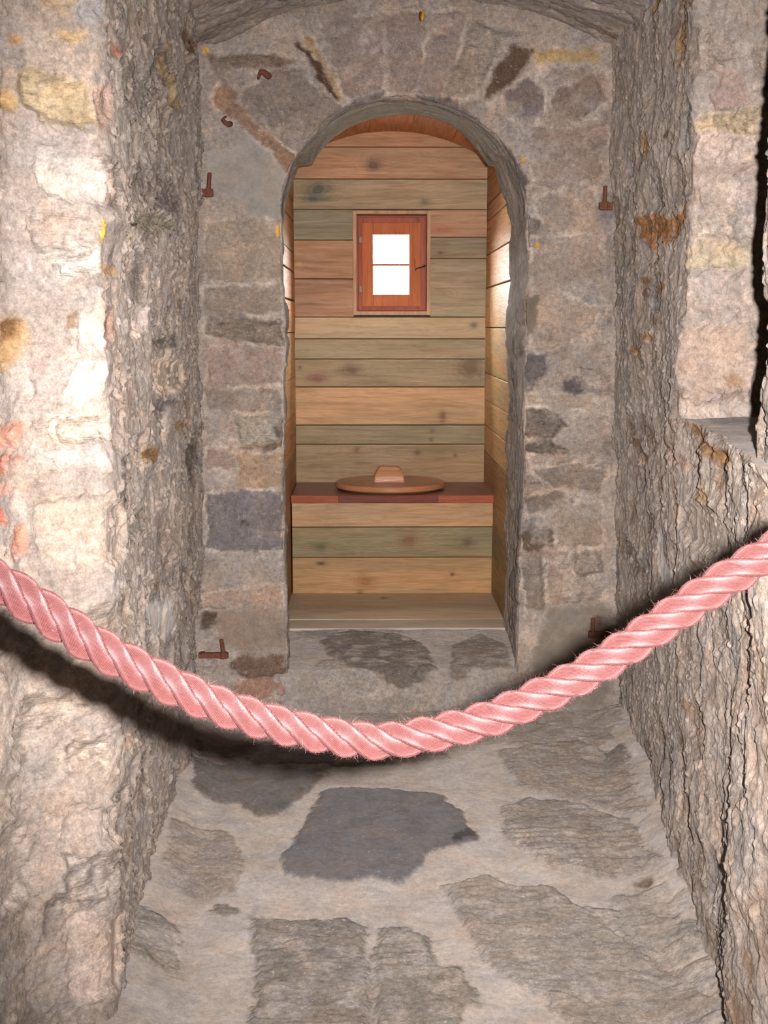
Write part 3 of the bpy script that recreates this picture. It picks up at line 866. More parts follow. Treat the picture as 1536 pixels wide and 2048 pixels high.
# mortar fillet where the floor runs up against the walls
eL = X - np.interp(Y, PL[::-1, 1], PL[::-1, 0]); eR = np.interp(Y, PR[::-1, 1], PR[::-1, 0]) - X
H += .045 * ss(.13, -.01, np.minimum(eL, eR) + (fbm(X, Y, Z, 12, 3, 88) - .5) * .05) ** 1.5 * (Y < 4.0)
tag(np_mesh('floor', np.stack([X, Y, H], -1), grid_faces(len(xs), len(ysf)), M_floor, attrs=dict(col=col, strat=st, smoothness=smo)), kind='structure')

# ------------------------------------------------------------------ threshold step inside the arch (top + rounded nosing + riser)
prof = [(4.70, STEP)] + [(y, STEP) for y in np.arange(4.66, YB + .035, -.004)]
for t in np.linspace(0, PI / 2, 8): prof.append((YB + .03 - .03 * math.sin(t), STEP - .03 + .03 * math.cos(t)))
prof += [(YB - .004, z) for z in np.arange(STEP - .034, -.03, -.004)]
prof = np.array(prof); np_ = len(prof)
xst = np.arange(-.32, .56, .004)
PX, PI_ = np.meshgrid(xst, np.arange(np_)); X = PX.ravel(); Yp = prof[PI_.ravel(), 0]; Zp = prof[PI_.ravel(), 1]
top = ss(STEP - .03, STEP - .002, Zp)
vv = Yp.copy(); riser = Zp < STEP - .02
vv = np.where(riser, YB - (STEP - Zp) + .03, vv)
H, col, st, smo = surface_fields('S', X, vv, X, Yp, Zp, 606, .36, .2, PAL_F, MOR_F, rel=.4, expo=.2)
# riser built of thin horizontal beds
bed = fbm(X * 2.2, Zp * 26, Zp * 0, 1.0, 3, 77)
H = H + (terrace(bed, 5, .3) - .5) * .03 * (1 - top); st = np.where(riser, .8, st)
col = np.where(riser[:, None], col * (.85 + .35 * bed)[:, None], col)
H -= (H[top > .9].mean())
H -= .0 * top
V = np.stack([X, Yp - H * (1 - top), Zp + H * top * .8], -1)
tag(np_mesh('trim_1', V, grid_faces(len(xst), np_), M_floor, attrs=dict(col=col, strat=st, smoothness=smo)), kind='structure')

# ------------------------------------------------------------------ vaulted ceiling
xs = np.concatenate([np.arange(-1.4, -.75, .05), np.arange(-.75, 1.0, .006), np.arange(1.0, 1.6, .05)])
ysf = np.concatenate([np.arange(-1.6, 2.6, .06), np.arange(2.6, 4.12, .006)])
Xg, Yg = np.meshgrid(xs, ysf); X, Y = Xg.ravel(), Yg.ravel()
vault = 2.125 + .145 * np.clip(1 - ((X - .12) / .66) ** 2, -.02, 1)
H, col, st, smo = surface_fields('x', X, Y, X, Y, X * 0, 707, .30, .10, PAL_C, MOR_C, rel=.9, expo=.6)
tag(np_mesh('ceiling', np.stack([X, Y, vault - H], -1), grid_faces(len(xs), len(ysf))[:, ::-1], M_stone, attrs=dict(col=col, strat=st, smoothness=smo)), kind='structure')

# wall behind the photographer, closes the room
bm = bmesh.new(); add_box(bm, -1.5, 1.5, -1.55, -1.45, -.05, 2.5)
tag(bm_obj('wall_front', bm, simple_material('lime_plaster', tuple(lin((165, 152, 140))), .9)), kind='structure')

# ------------------------------------------------------------------ boarded box
def boards(name, mat, org, ud, vd, nd, planks, knots=(), cell=(.006, .004), kind='structure', parent=None, gap=.003, seed=0, hfun=None, tone=.82):
    """planks: (u0,u1,v0,v1,colour). One sheet of separate boards with eased edges, in front of nothing."""
    org, ud, vd, nd = map(np.array, (org, ud, vd, nd))
    VV, QQ, CC, RR, off = [], [], [], [], 0
    rg = random.Random(seed)
    for (u0, u1, v0, v1, c) in planks:
        g = gap * (.4 + rg.random())
        v0, v1 = v0 + g / 2, v1 - g / 2
        us = np.concatenate([[u0, u0 + .001], np.arange(u0 + .003, u1 - .003, cell[0]), [u1 - .001, u1]])
        vs = np.concatenate([[v0, v0, v0 + .0008, v0 + .002], np.arange(v0 + .004, v1 - .003, cell[1]), [v1 - .002, v1 - .0008, v1, v1]])
        dep = np.zeros(len(vs)); dep[0] = dep[-1] = -.02; dep[1] = dep[-2] = -.0016; dep[2] = dep[-3] = -.0004
        U, Vv = np.meshgrid(us, vs); D = np.repeat(dep, len(us)); U, Vv = U.ravel(), Vv.ravel()
        D = D + (fbm(U, Vv, U * 0, 3, 2, seed + off % 97) - .5) * .004 + rg.uniform(-.0012, .0012)
        lc_ = lin(c); lc_ = (lc_ * .84 + lc_.mean() * .16) * 1.12 * tone * np.array([.98, 1.0, .86])
        col = np.tile(lc_, (len(U), 1)).astype(float)
        t = fbm(U * .6, Vv * 2, U * 0 + rg.random() * 9, 5, 3, seed + 3)
        col = col * (1 + (t - .5)[:, None] * np.array([.25, .3, .5])[None])
        for (ku, kv, kr, ks, kc) in knots:
            if v0 <= kv <= v1 and u0 <= ku <= u1:
                dd = np.hypot((U - ku) / ks, Vv - kv) + (fbm(U, Vv, U * 0, 40, 2, 5) - .5) * kr * .5
                m = np.exp(-(dd / kr) ** 2) * .85
                m = np.maximum(m, .9 * ss(kr * .55, kr * .35, dd))
                ring = .5 + .5 * np.cos(dd * 2 * PI / max(kr * .45, .004))
                m = np.clip(m + ring * np.exp(-(dd / (kr * 2.0)) ** 2) * .25, 0, 1)
                col = col * (1 - m[:, None]) + lin(kc)[None] * tone * np.array([.95, 1.0, .9])[None] * m[:, None]
        P = org[None] + ud[None] * U[:, None] + vd[None] * Vv[:, None] + nd[None] * D[:, None]
        if hfun is not None: P = hfun(P)
        VV.append(P); QQ.append(grid_faces(len(us), len(vs)) + off); CC.append(col)
        RR.append(np.full(len(U), rg.random())); off += len(U)
    o = np_mesh(name, np.concatenate(VV), np.concatenate(QQ), mat, attrs=dict(col=np.concatenate(CC), rnd=np.concatenate(RR)))
    if kind: o['kind'] = kind
    if parent: reparent(o, parent)
    return o

ZF = STEP                     # level of the wooden floor
ZSEAT = float(atY(768, 990, YS)[2])
def zE(py): return float(atY(780, py, YE)[2])
def ke(px, py, r, s, c):      # knot on the end wall from pixel
    p = atY(px, py, YE); return (p[0], p[2], r, s, c)
wx0, wx1 = float(atY(707, 500, YE)[0]), float(atY(861, 500, YE)[0])
wz0, wz1 = zE(634), zE(420)
ctop = 1.99 + .18             # boards run up behind the curved ceiling
pl = [(XL, XR, zE(294), zE(262) + .05, (176,122,78)), (XL, XR, zE(358), zE(294), (176,130,90)), (XL, XR, zE(419), zE(358), (164,136,100)),
      (XL, wx0, zE(480), zE(419), (136,122,90)), (XL, wx0, zE(558), zE(480), (176,120,70)), (XL, wx0, zE(634), zE(558), (168,114,70)),
      (wx1, XR, zE(474), zE(419), (180,130,90)), (wx1, XR, zE(517), zE(474), (140,118,86)), (wx1, XR, zE(634), zE(517), (158,134,102)),
      (XL, XR, zE(678), zE(634), (176,142,102)), (XL, XR, zE(718), zE(678), (146,122,88)), (XL, XR, zE(774), zE(718), (142,116,80)),
      (XL, XR, zE(850), zE(774), (182,134,86)), (XL, XR, zE(889), zE(850), (140,118,80)), (XL, XR, zE(966), zE(889), (152,120,78)),
      (XL, XR, ZF, zE(966), (150,118,80))]
kn = [ke(637,378,.034,1.5,(84,84,70)), ke(625,398,.02,2.2,(92,92,76)), ke(850,403,.018,1.3,(112,94,70)), ke(748,330,.030,1.1,(104,72,52)),
      ke(948,650,.016,1.1,(110,88,66)), ke(703,740,.026,1.6,(106,74,42)), ke(886,832,.026,.6,(126,76,40)), ke(835,906,.014,1,(104,64,36)),
      ke(862,880,.010,1,(100,84,58)), ke(865,862,.010,1.4,(108,92,66)), ke(910,910,.008,1,(92,70,46)), ke(940,735,.05,1.2,(108,78,50)),
      ke(635,757,.02,2,(120,66,44)), ke(713,900,.016,1,(136,86,50)), ke(600,735,.006,1,(60,44,34)), ke(890,460,.02,3,(190,120,78)),
      ke(598,527,.008,1,(206,160,60)), ke(972,546,.008,1,(200,160,70)), ke(880,505,.006,1.6,(90,66,44))]
boards('wall_privy_end', M_wood, (0, YE, 0), (1, 0, 0), (0, 0, 1), (0, -1, 0), pl, kn, seed=11, tone=.82)

# side boards: heights of the joints as seen on each side
def side_joints(pys, px, X):
    return [float(atX(px, py, X)[2]) for py in pys]
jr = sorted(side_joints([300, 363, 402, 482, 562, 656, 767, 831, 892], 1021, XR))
crs = [(150,120,84), (176,132,86), (214,174,120), (222,184,132), (222,186,136), (216,178,126), (206,164,112), (200,140,84), (178,124,74), (160,114,70)]  # cream boards carry the window's daylight in their colour, browner above
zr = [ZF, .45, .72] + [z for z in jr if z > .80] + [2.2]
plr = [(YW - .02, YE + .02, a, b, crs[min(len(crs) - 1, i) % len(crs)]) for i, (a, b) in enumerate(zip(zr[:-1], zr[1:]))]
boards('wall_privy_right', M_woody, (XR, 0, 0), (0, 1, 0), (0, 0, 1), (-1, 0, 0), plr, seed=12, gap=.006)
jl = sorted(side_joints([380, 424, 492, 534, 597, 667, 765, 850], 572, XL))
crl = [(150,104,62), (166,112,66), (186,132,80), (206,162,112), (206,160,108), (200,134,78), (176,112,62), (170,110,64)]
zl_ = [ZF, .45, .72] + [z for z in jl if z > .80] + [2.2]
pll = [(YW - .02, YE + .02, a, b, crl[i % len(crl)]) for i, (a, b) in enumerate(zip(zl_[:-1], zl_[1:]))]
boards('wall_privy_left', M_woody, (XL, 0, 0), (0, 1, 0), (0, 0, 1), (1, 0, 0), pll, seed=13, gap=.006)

# curved board ceiling, stopping just short of the end wall
def vault_map(P):
    x = P[:, 0]; k = (x - .095) / .43
    P = P.copy(); P[:, 2] = P[:, 2] - .125 * k * k
    return P
ZC = CAMH + .833
wc = (XR - XL + .04) / 5
boards('ceiling_privy', M_woody, (0, YW - .02, ZC), (0, 1, 0), (1, 0, 0), (0, 0, -1),
       [(0, YE - YW - .004, XL - .02 + i * wc, XL - .02 + (i + 1) * wc, (190, 118, 62)) for i in range(5)], seed=14, hfun=vault_map, gap=.001)
# floor boards
boards('floor_privy', M_wood, (0, 0, ZF + .006), (1, 0, 0), (0, 1, 0), (0, 0, 1),
       [(XL, XR + .01, float(atZ(780, 1259, ZF)[1]), float(atZ(780, 1241, ZF)[1]), (190,170,154)), (XL, XR, float(atZ(780, 1241, ZF)[1]), YS + .05, (196,176,158))],
       [(.06, 5.12, .012, 1.5, (80, 58, 44))], seed=15, gap=.004)

# masonry shell outside the boards with the opening of the window through it
bm = bmesh.new()
gx0, gx1, gz0, gz1 = -.10, .30, float(atY(780, 592, YE + .05)[2]) - .06, float(atY(780, 466, YE + .05)[2]) + .25  # outer opening shaped to spread the daylight over the side boards
y0, y1 = YE + .082, YE + .20
X0, X1, Z0, Z1 = -.75, .95, -.05, 2.45
add_box(bm, X0, gx0 - .01, y0, y1, Z0, Z1); add_box(bm, gx1 + .01, X1, y0, y1, Z0, Z1)
add_box(bm, gx0 - .01, gx1 + .01, y0, y1, Z0, gz0); add_box(bm, gx0 - .01, gx1 + .01, y0, y1, gz1, Z1)
add_box(bm, X0, XL - .03, YB + .30, y0 + .02, Z0, Z1); add_box(bm, XR + .03, X1, YB + .30, y0 + .02, Z0, Z1)
add_box(bm, X0, X1, YB + .62, y0 + .02, 2.14, Z1); add_box(bm, X0, X1, YB + .62, y0 + .02, -.05, ZF - .03)
M_shell = simple_material('outer_masonry', tuple(lin((150, 138, 126))), .9, bump=.8, scale=30, dist=.01)
tag(bm_obj('wall_outer', bm, M_shell), kind='structure')

# ------------------------------------------------------------------ bench
bench = empty('privy_bench', (float((XL + XR) / 2), YS, ZF))
tag(bench, 'wooden privy bench of pine boards with dark red seat board under the window', 'bench')
def yF(py): return float(atY(780, py, YS)[2])
bl_ = [(XL + .006, XR + .004, yF(1055), ZSEAT - .034, (196,146,98)), (XL + .006, XR + .002, yF(1116), yF(1055), (150,128,88)), (XL + .006, XR, ZF + .004, yF(1116), (196,142,86))]
def kf(px, py, r, s, c): p = atY(px, py, YS); return (p[0], p[2], r, s, c)
kb = [kf(818,1083,.030,1.4,(140,96,58)), kf(640,1095,.02,1.6,(112,100,66)), kf(935,1085,.02,1.4,(118,88,56)), kf(642,1128,.009,2,(96,58,32)), kf(905,1150,.008,1,(112,72,40)), kf(720,1188,.012,1.4,(112,72,42)), kf(730,1165,.03,1.2,(176,118,62))]
fp = boards('front_panel', M_wood, (0, YS + .012, 0), (1, 0, 0), (0, 0, 1), (0, -1, 0), bl_, kb, kind=None, parent=bench, seed=16, gap=.004, tone=.82)
M_seat = wood_material('dark_red_stained_wood', 'X', .42, .7, False, tuple(lin((120, 88, 78))), .3)
M_seatedge = wood_material('red_brown_end_edge', 'X', .5, 1.0, False, tuple(lin((158, 84, 54))), .2)
bm = bmesh.new(); add_box(bm, XL + .004, XR + .012, YS - .004, YE - .004, ZSEAT - .034, ZSEAT)
sb = bm_obj('seat_board', bm, M_seat, bevel=.003); reparent(sb, bench)
bm = bmesh.new()
xa, xb = float(atY(677, 1000, YS)[0]), float(atY(876, 1000, YS)[0])
M_seatmid = wood_material('red_board_edge_lid_shade', 'X', .5, .8, False, tuple(lin((122, 62, 46))), .2)  # separate board; the lid's shadow is put into its darker red
for a, b, m_ in ((XL + .004, xa, M_seatedge), (xb, XR + .012, M_seatedge), (xa + .001, xb - .001, M_seatmid)):
    e_ = bmesh.new(); add_box(e_, a, b, YS - .012, YS - .0042, ZSEAT - .033, ZSEAT - .001)
    reparent(bm_obj('edge_strip', e_, m_, bevel=.0015), bench)
bm.free()

# ------------------------------------------------------------------ lid with its handle
lc = (float(atY(780, 975, YS + .21)[0]), YS + .205)
lid = empty('round_lid', (lc[0], lc[1], ZSEAT))
tag(lid, 'round wooden lid with block handle lying on the privy bench', 'lid')
M_lid = wood_material('varnished_lid', 'X', .4, .7, False, tuple(lin((184, 128, 86))), .35)
M_lidtop = wood_material('varnished_lid_top', 'X', .3, .6, False, tuple(lin((150, 106, 82))), .4)
bm = bmesh.new(); n = 96; prof_ = [(0, 0), (.205, 0), (.216, .004), (.232, .009), (.2365, .012), (.2375, .015), (.2375, .029), (.2355, .0325), (.231, .034), (0, .034)]
rings = []
for (r, z) in prof_[1:-1]:
    rings.append([bm.verts.new((lc[0] + r * math.cos(2 * PI * k / n), lc[1] + r * .93 * math.sin(2 * PI * k / n), ZSEAT + z)) for k in range(n)])
for a, b in zip(rings[:-1], rings[1:]):
    for k in range(n): bm.faces.new((a[k], a[(k + 1) % n], b[(k + 1) % n], b[k]))
bm.faces.new(rings[0][::-1]); bm.faces.new(rings[-1])
lb = bm_obj('lid_board', bm, M_lid, smooth=False); reparent(lb, lid)
lb.data.materials.append(M_lidtop)
for p_ in lb.data.polygons:
    if p_.normal.z > .5: p_.material_index = 1
# handle: block with sloping, hollowed cheeks and a grip groove
bm = bmesh.new(); zt = ZSEAT + .0335
pr = [(-.067, 0), (-.064, .022), (-.058, .042), (-.047, .060), (-.040, .066), (-.034, .068), (.034, .068), (.040, .066), (.047, .060), (.058, .042), (.064, .022), (.067, 0)]
secs = [(-.030, .97, 1.0), (-.0295, .99, 1.0), (-.021, 1, 1), (.021, 1, 1), (.0295, .99, 1), (.030, .97, 1.0)]
def hand(y0s, zlist): pass
ringsH = []
# depth profile changes with height: wide foot, groove under the top bead
def halfd(z):
    return float(np.interp(z, [0, .020, .028, .034, .044, .056, .064, .068], [.030, .029, .027, .0235, .0245, .028, .025, .018]))
zsl = [0, .006, .012, .018, .022, .026, .029, .032, .035, .039, .043, .047, .051, .055, .059, .062, .065, .067, .068]
def halfw(z): return float(np.interp(z, [0, .022, .042, .060, .066, .068], [.067, .064, .058, .047, .041, .036]))
for z in zsl:
    w, d = halfw(z), halfd(z); c_ = .004
    loop = [(-w + c_, -d), (0, -d), (w - c_, -d), (w, -d + c_), (w, d - c_), (w - c_, d), (0, d), (-w + c_, d), (-w, d - c_), (-w, -d + c_)]
    ringsH.append([bm.verts.new((lc[0] - .004 + x, lc[1] - .025 + y, zt + z)) for x, y in loop])
for a, b in zip(ringsH[:-1], ringsH[1:]):
    for k in range(10): bm.faces.new((a[k], a[(k + 1) % 10], b[(k + 1) % 10], b[k]))
bm.faces.new(ringsH[0][::-1]); bm.faces.new(ringsH[-1])
hd = bm_obj('handle', bm, M_lid, smooth=False); reparent(hd, lid)

# ------------------------------------------------------------------ window
M_red = wood_material('red_brown_window_wood', 'Z', .55, .8, False, tuple(lin((180, 106, 66))), .15)
M_reddark = wood_material('dark_window_frame', 'Z', .45, .6, False, tuple(lin((156, 84, 62))), .15)
M_case = wood_material('window_casing_wood', 'Z', .5, .8, False, tuple(lin((178, 144, 112))), .2)
M_case2 = wood_material('window_casing_head', 'X', .5, .8, False, tuple(lin((184, 138, 98))), .2)
def wx(px): return float(atY(px, 520, YE)[0])
def wz(py): return float(atY(780, py, YE)[2])
win = empty('window_1', (wx(784), YE, wz(628)))
tag(win, kind='structure')
def frame_bm(x0, x1, z0, z1, t, ya, yb, tl=None, tr=None, tb=None):
    bm = bmesh.new(); tl = tl or t; tr = tr or t; tb = tb or t
    add_box(bm, x0, x0 + tl, ya, yb, z0, z1); add_box(bm, x1 - tr, x1, ya, yb, z0, z1)
    add_box(bm, x0 + tl, x1 - tr, ya + .0006, yb, z1 - t, z1); add_box(bm, x0 + tl, x1 - tr, ya + .0006, yb, z0, z0 + tb)
    return bm
c_o = (wx(706), wx(861), wz(630), wz(421))
reparent(bm_obj('casing', frame_bm(*c_o, .016, YE - .008, YE + .075), M_case, bevel=.0015), win)
f_o = (wx(716), wx(851.5), wz(620.5), wz(433))
reparent(bm_obj('window_frame', frame_bm(*f_o, .028, YE + .030, YE + .070, tl=.022, tr=.030), M_reddark, bevel=.002), win)
s_o = (wx(724), wx(842), wz(613), wz(444.5))
sash = bm_obj('sash', frame_bm(*s_o, .052, YE + .018, YE + .046, tl=.050, tr=.052, tb=.054), M_red, bevel=.002); reparent(sash, win)
px0, px1, pz0, pz1 = s_o[0] + .050, s_o[1] - .052, s_o[2] + .054, s_o[3] - .052
zm = wz(529)
bm = bmesh.new(); add_box(bm, px0 - .002, px1 + .002, YE + .026, YE + .040, zm - .0055, zm + .0055)
reparent(bm_obj('glazing_bar', bm, M_red, bevel=.001), win)
mg, nt, out = new_mat('window_glass')
gl = N(nt, 'ShaderNodeBsdfGlass'); gl.inputs['Roughness'].default_value = 0; gl.inputs['IOR'].default_value = 1.45
tr_ = N(nt, 'ShaderNodeBsdfTransparent'); mx = N(nt, 'ShaderNodeMixShader')
lw = N(nt, 'ShaderNodeLayerWeight'); lw.inputs['Blend'].default_value = .12
gls = N(nt, 'ShaderNodeBsdfGlossy'); gls.inputs['Roughness'].default_value = .02
nt.links.new(lw.outputs['Fresnel'], mx.inputs[0]); nt.links.new(tr_.outputs[0], mx.inputs[1]); nt.links.new(gls.outputs[0], mx.inputs[2])
nt.links.new(mx.outputs[0], out.inputs[0]); nt.nodes.remove(gl)
for a, b in ((pz0, zm - .004), (zm + .004, pz1)):
    bm = bmesh.new(); add_box(bm, px0 - .004, px1 + .004, YE + .032, YE + .035, a - .004, b + .004)
    reparent(bm_obj('pane', bm, mg), win)
# unseen stop frame and solid backing, added to keep daylight out of the joints
bm = frame_bm(c_o[0] + .002, c_o[1] - .002, c_o[2] + .002, c_o[3] - .002, .044, YE + .0725, YE + .082)
reparent(bm_obj('light_stop', bm, M_reddark), win)
bm = bmesh.new(); bx0, bx1, bz0, bz1 = c_o[0] + .004, c_o[1] - .004, c_o[2] + .004, c_o[3] - .004
for q_ in ((XL - .03, bx0, ZF - .05, 2.2), (bx1, XR + .03, ZF - .05, 2.2), (bx0, bx1, ZF - .05, bz0), (bx0, bx1, bz1, 2.2)):
    add_box(bm, q_[0], q_[1], YE + .022, YE + .081, q_[2], q_[3])
tag(bm_obj('wall_privy_backing', bm, simple_material('dark_backing', (.06, .042, .028), .9)), kind='structure')
M_steel = simple_material('dull_steel', tuple(lin((120, 100, 86))), .5, .3, .5, .2, 120)
for py in (479, 578):
    bm = bmesh.new(); x = wx(719); z = wz(py)
    add_tube(bm, [(x, YE + .022, z - .016), (x, YE + .022, z - .001)], .0035, 10)
    add_tube(bm, [(x, YE + .022, z + .001), (x, YE + .022, z + .016)], .0035, 10)
    add_box(bm, x - .001, x + .010, YE + .0165, YE + .0185, z - .013, z + .013)
    reparent(bm_obj('hinge', bm, M_steel, smooth=False), win)
M_dark = simple_material('dark_iron', tuple(lin((84, 46, 36))), .6, .3, .5, .3, 120)
bm = bmesh.new(); za = wz(540)
pts = [(wx(829.5), YE - .004, wz(541)), (wx(832), YE + .000, wz(538)), (wx(837), YE + .004, wz(535.5)), (wx(842), YE + .010, wz(535)), (wx(848), YE + .016, wz(532)), (wx(851), YE + .024, wz(531))]
add_tube(bm, pts, [.0035, .003, .0028, .003, .0042, .0038], 10)
reparent(bm_obj('latch_hook', bm, M_dark, smooth=True), win)
bm = bmesh.new(); add_tube(bm, [(wx(830), YE + .012, wz(518)), (wx(830), YE + .006, wz(519)), (wx(829.6), YE + .005, wz(536))], .0010, 8)
reparent(bm_obj('latch_pin', bm, M_dark, smooth=True), win)


# ------------------------------------------------------------------ iron pintles that once carried a door
def pintle(label, loc, bar, pin, tilt=0, dirx=1):
    """bar: (x0,x1,z0,z1) offsets of the strap; pin: (x, height, radius); loc is on the wall face"""
    root = empty('door_pintle', loc)
    tag(root, label, 'hinge pintle', 'rusty door pintles around the arch')
    x0, x1, z0, z1 = bar
    bm = bmesh.new()
    # strap: wavy hand-forged bar going into the wall, ending in the eye of the pin
    n = 9; rings = []
    rg = random.Random(int(loc[0] * 1000) + int(loc[2] * 77))
    for i in range(n):
        t = i / (n - 1); x = x0 + (x1 - x0) * t
        a, b = z0 + rg.uniform(-.0012, .0012), z1 + rg.uniform(-.0012, .0012)
        ya, yb = -.036 + rg.uniform(-.001, .001), -.018
        rings.append([bm.verts.new((x, ya, a)), bm.verts.new((x, ya, b)), bm.verts.new((x, yb, b)), bm.verts.new((x, yb, a))])
    for r1, r2 in zip(rings[:-1], rings[1:]):
        for k in range(4): bm.faces.new((r1[k], r1[(k + 1) % 4], r2[(k + 1) % 4], r2[k]))
    bm.faces.new(rings[0][::-1]); bm.faces.new(rings[-1])
    # tang into the stone
    add_box(bm, x0 + .002 if dirx > 0 else x1 - .018, x0 + .018 if dirx > 0 else x1 - .002, -.02, .05, z0 + .002, z1 - .002)
    o = bm_obj('strap', bm, M_iron, bevel=.0018); o.parent = root
    bm = bmesh.new(); px, h, r = pin
    add_tube(bm, [(px, -.027, (z0 + z1) / 2), (px + tilt * .1, -.027, z1 + .004), (px + tilt * .5, -.027, z1 + h * .5), (px + tilt, -.027, z1 + h - .002), (px + tilt, -.027, z1 + h)],
             [r, r, r * .96, r * .92, r * .6], 12)
    o = bm_obj('pin', bm, M_iron, smooth=True); o.parent = root
    bm = bmesh.new(); add_tube(bm, [(px, -.027, z0 - .001), (px, -.027, z1 + .0012)], [r * 1.9, r * 1.9], 14)
    o = bm_obj('eye', bm, M_iron, smooth=False, bevel=.001); o.parent = root
    return root

def place(px, py):
    p = atY(px, py, YB); return (float(p[0]), YB, float(p[2]))
k = 1 / 618.0   # metres per pixel on the arched wall
L1 = place(414, 387)
pintle('rusty door pintle high on the left jamb beside the grey plaster patch', L1, (-14 * k, 14 * k, -7.5 * k, 6.5 * k), (5.5 * k, 31 * k, 4.3 * k), 2.5 * k)
L2 = place(1209, 413)
pintle('rusty door pintle high on the right jamb near the corner', L2, (-13.5 * k, 13 * k, -7.5 * k, 6.5 * k), (-3 * k, 31 * k, 4.3 * k), .6 * k, -1)
L3 = place(429, 1306)
pintle('rusty long door pintle low on the left jamb above the rope', L3, (-30 * k, 30 * k, -6 * k, 5.5 * k), (20 * k, 28 * k, 4.5 * k), -3.5 * k)
L4 = place(1196, 1264)
pintle('rusty door pintle low on the right jamb just above the rope', L4, (-22 * k, 24 * k, -6.5 * k, 5.5 * k), (-14 * k, 28 * k, 4.5 * k), 0, -1)

def bent_nail(label, pts, rad, mat):
    p0 = atY(pts[0][0], pts[0][1], YB)
    root = (float(p0[0]), YB, float(p0[2]))
    bm = bmesh.new(); P = []
    for (px, py, y) in pts:
        q = atY(px, py, YB - y); P.append((q[0] - root[0], q[1] - root[1], q[2] - root[2]))
    P2 = [P[0]]
    for a, b in zip(P[:-1], P[1:]):
        P2.append(tuple(a[i] * .5 + b[i] * .5 for i in range(3))); P2.append(b)
    r2 = np.interp(np.linspace(0, 1, len(P2)), np.linspace(0, 1, len(rad)), rad)
    add_tube(bm, P2, list(r2), 10)
    o = bm_obj('bent_nail', bm, mat, smooth=True); o.location = root
    return tag(o, label, 'nail', 'bent rusty nails on the left of the arch')
bent_nail('bent rusty iron nail beside the brown slab, upper one of two', [(516, 158, .02), (519, 150, .03), (521, 143, .034), (528, 145, .03), (537, 152, .022), (537, 152, -.03)], [.0035, .0055, .0065, .0095, .0105, .010], M_iron)
bent_nail('bent rusty iron nail above the plaster patch, lower one of two', [(452, 234, .0), (450, 234, .028), (445, 240, .032), (450, 245, .034), (458, 249, .030), (462, 247, -.03)], [.003, .0035, .005, .007, .0085, .009], M_iron)

# small amber lump stuck above the arch
bm = bmesh.new()
M_amb = simple_material('amber_husk', tuple(lin((196, 140, 52))), .35, 0, .5, .3, 300)
bmesh.ops.create_uvsphere(bm, u_segments=20, v_segments=14, radius=1)
for v in bm.verts:
    z = v.co.z; w = (.55 + .45 * (1 - z) * .6) * (1 + .12 * math.sin(z * 14))
    v.co = Vector((v.co.x * .0075 * w, v.co.y * .009 * w, z * .0165))
ck = empty('chrysalis', place(845, 34)); ck.location.y = YB - .022
tag(ck, 'small brown and amber insect husk stuck to the stone above the arch', 'husk')
o = bm_obj('body', bm, M_amb, smooth=True); o.parent = ck; o.rotation_euler = (0, .12, 0)
bm = bmesh.new(); bmesh.ops.create_uvsphere(bm, u_segments=16, v_segments=12, radius=1)
for v in bm.verts: v.co = Vector((v.co.x * .0055 - .007, v.co.y * .008 + .002, v.co.z * .014 - .002))
o = bm_obj('wing_case', bm, simple_material('brown_husk', tuple(lin((92, 56, 26))), .6, 0, .4, .3, 300), smooth=True); o.parent = ck


# ------------------------------------------------------------------ barrier rope, three strands laid right-handed
ctr = [(-260, 1010), (-160, 1075), (-80, 1125), (0, 1166), (100, 1231), (200, 1297), (300, 1350), (400, 1397), (500, 1433), (600, 1460), (700, 1478), (768, 1482),
       (860, 1468), (968, 1441), (1060, 1402), (1168, 1348), (1260, 1290), (1368, 1216), (1450, 1160), (1536, 1108), (1620, 1050), (1720, 975), (1820, 890)]
dist = np.interp([c[0] for c in ctr], [-260, 200, 768, 1200, 1820], [.87, .93, 1.0, 1.0, .98]) * ROPE_D
cp3 = np.array([atY(c[0], c[1], d) for c, d in zip(ctr, dist)])
def catmull(P, n):
    out = []
    Pp = np.vstack([2 * P[0] - P[1], P, 2 * P[-1] - P[-2]])
    for i in range(1, len(Pp) - 2):
        for t in np.linspace(0, 1, n, endpoint=False):
            a, b, c, d = Pp[i - 1], Pp[i], Pp[i + 1], Pp[i + 2]
            out.append(.5 * ((2 * b) + (-a + c) * t + (2 * a - 5 * b + 4 * c - d) * t * t + (-a + 3 * b - 3 * c + d) * t ** 3))
    out.append(P[-1]); return np.array(out)
cp3 = np.vstack([[(-1.045, .95, CAMH + .33), (-.90, .92, CAMH + .245), (-.74, .88, CAMH + .15), (-.57, .84, CAMH + .045), (-.42, .80, CAMH - .045)],
                 cp3[1:-1], [(.46, .88, CAMH - .02), (.60, .92, CAMH + .08), (.74, .96, CAMH + .185), (.865, 1.0, CAMH + .28)]])
path = catmull(cp3, 60)
for _ in range(40): path[1:-1] = path[1:-1] * .5 + (path[:-2] + path[2:]) * .25
sl = np.concatenate([[0], np.cumsum(np.linalg.norm(np.diff(path, axis=0), axis=1))])
STP = .0013
sN = np.arange(0, sl[-1], STP)
C = np.stack([np.interp(sN, sl, path[:, i]) for i in range(3)], 1)
T = np.gradient(C, axis=0); T /= np.linalg.norm(T, axis=1)[:, None]
A = np.cross(T, np.array([0, 1, 0])); A /= np.linalg.norm(A, axis=1)[:, None]     # up-ish
Bv = np.cross(T, A)
RR_ = .0152 * ROPE_D       # rope radius
RC, RS = RR_ * .50, RR_ * .545
LAY = .077 * ROPE_D
mr, nt, out = new_mat('red_rope_fibre')
uvn = N(nt, 'ShaderNodeUVMap', uv_map='UVMap').outputs[0]
sep = N(nt, 'ShaderNodeSeparateXYZ'); nt.links.new(uvn, sep.inputs[0])
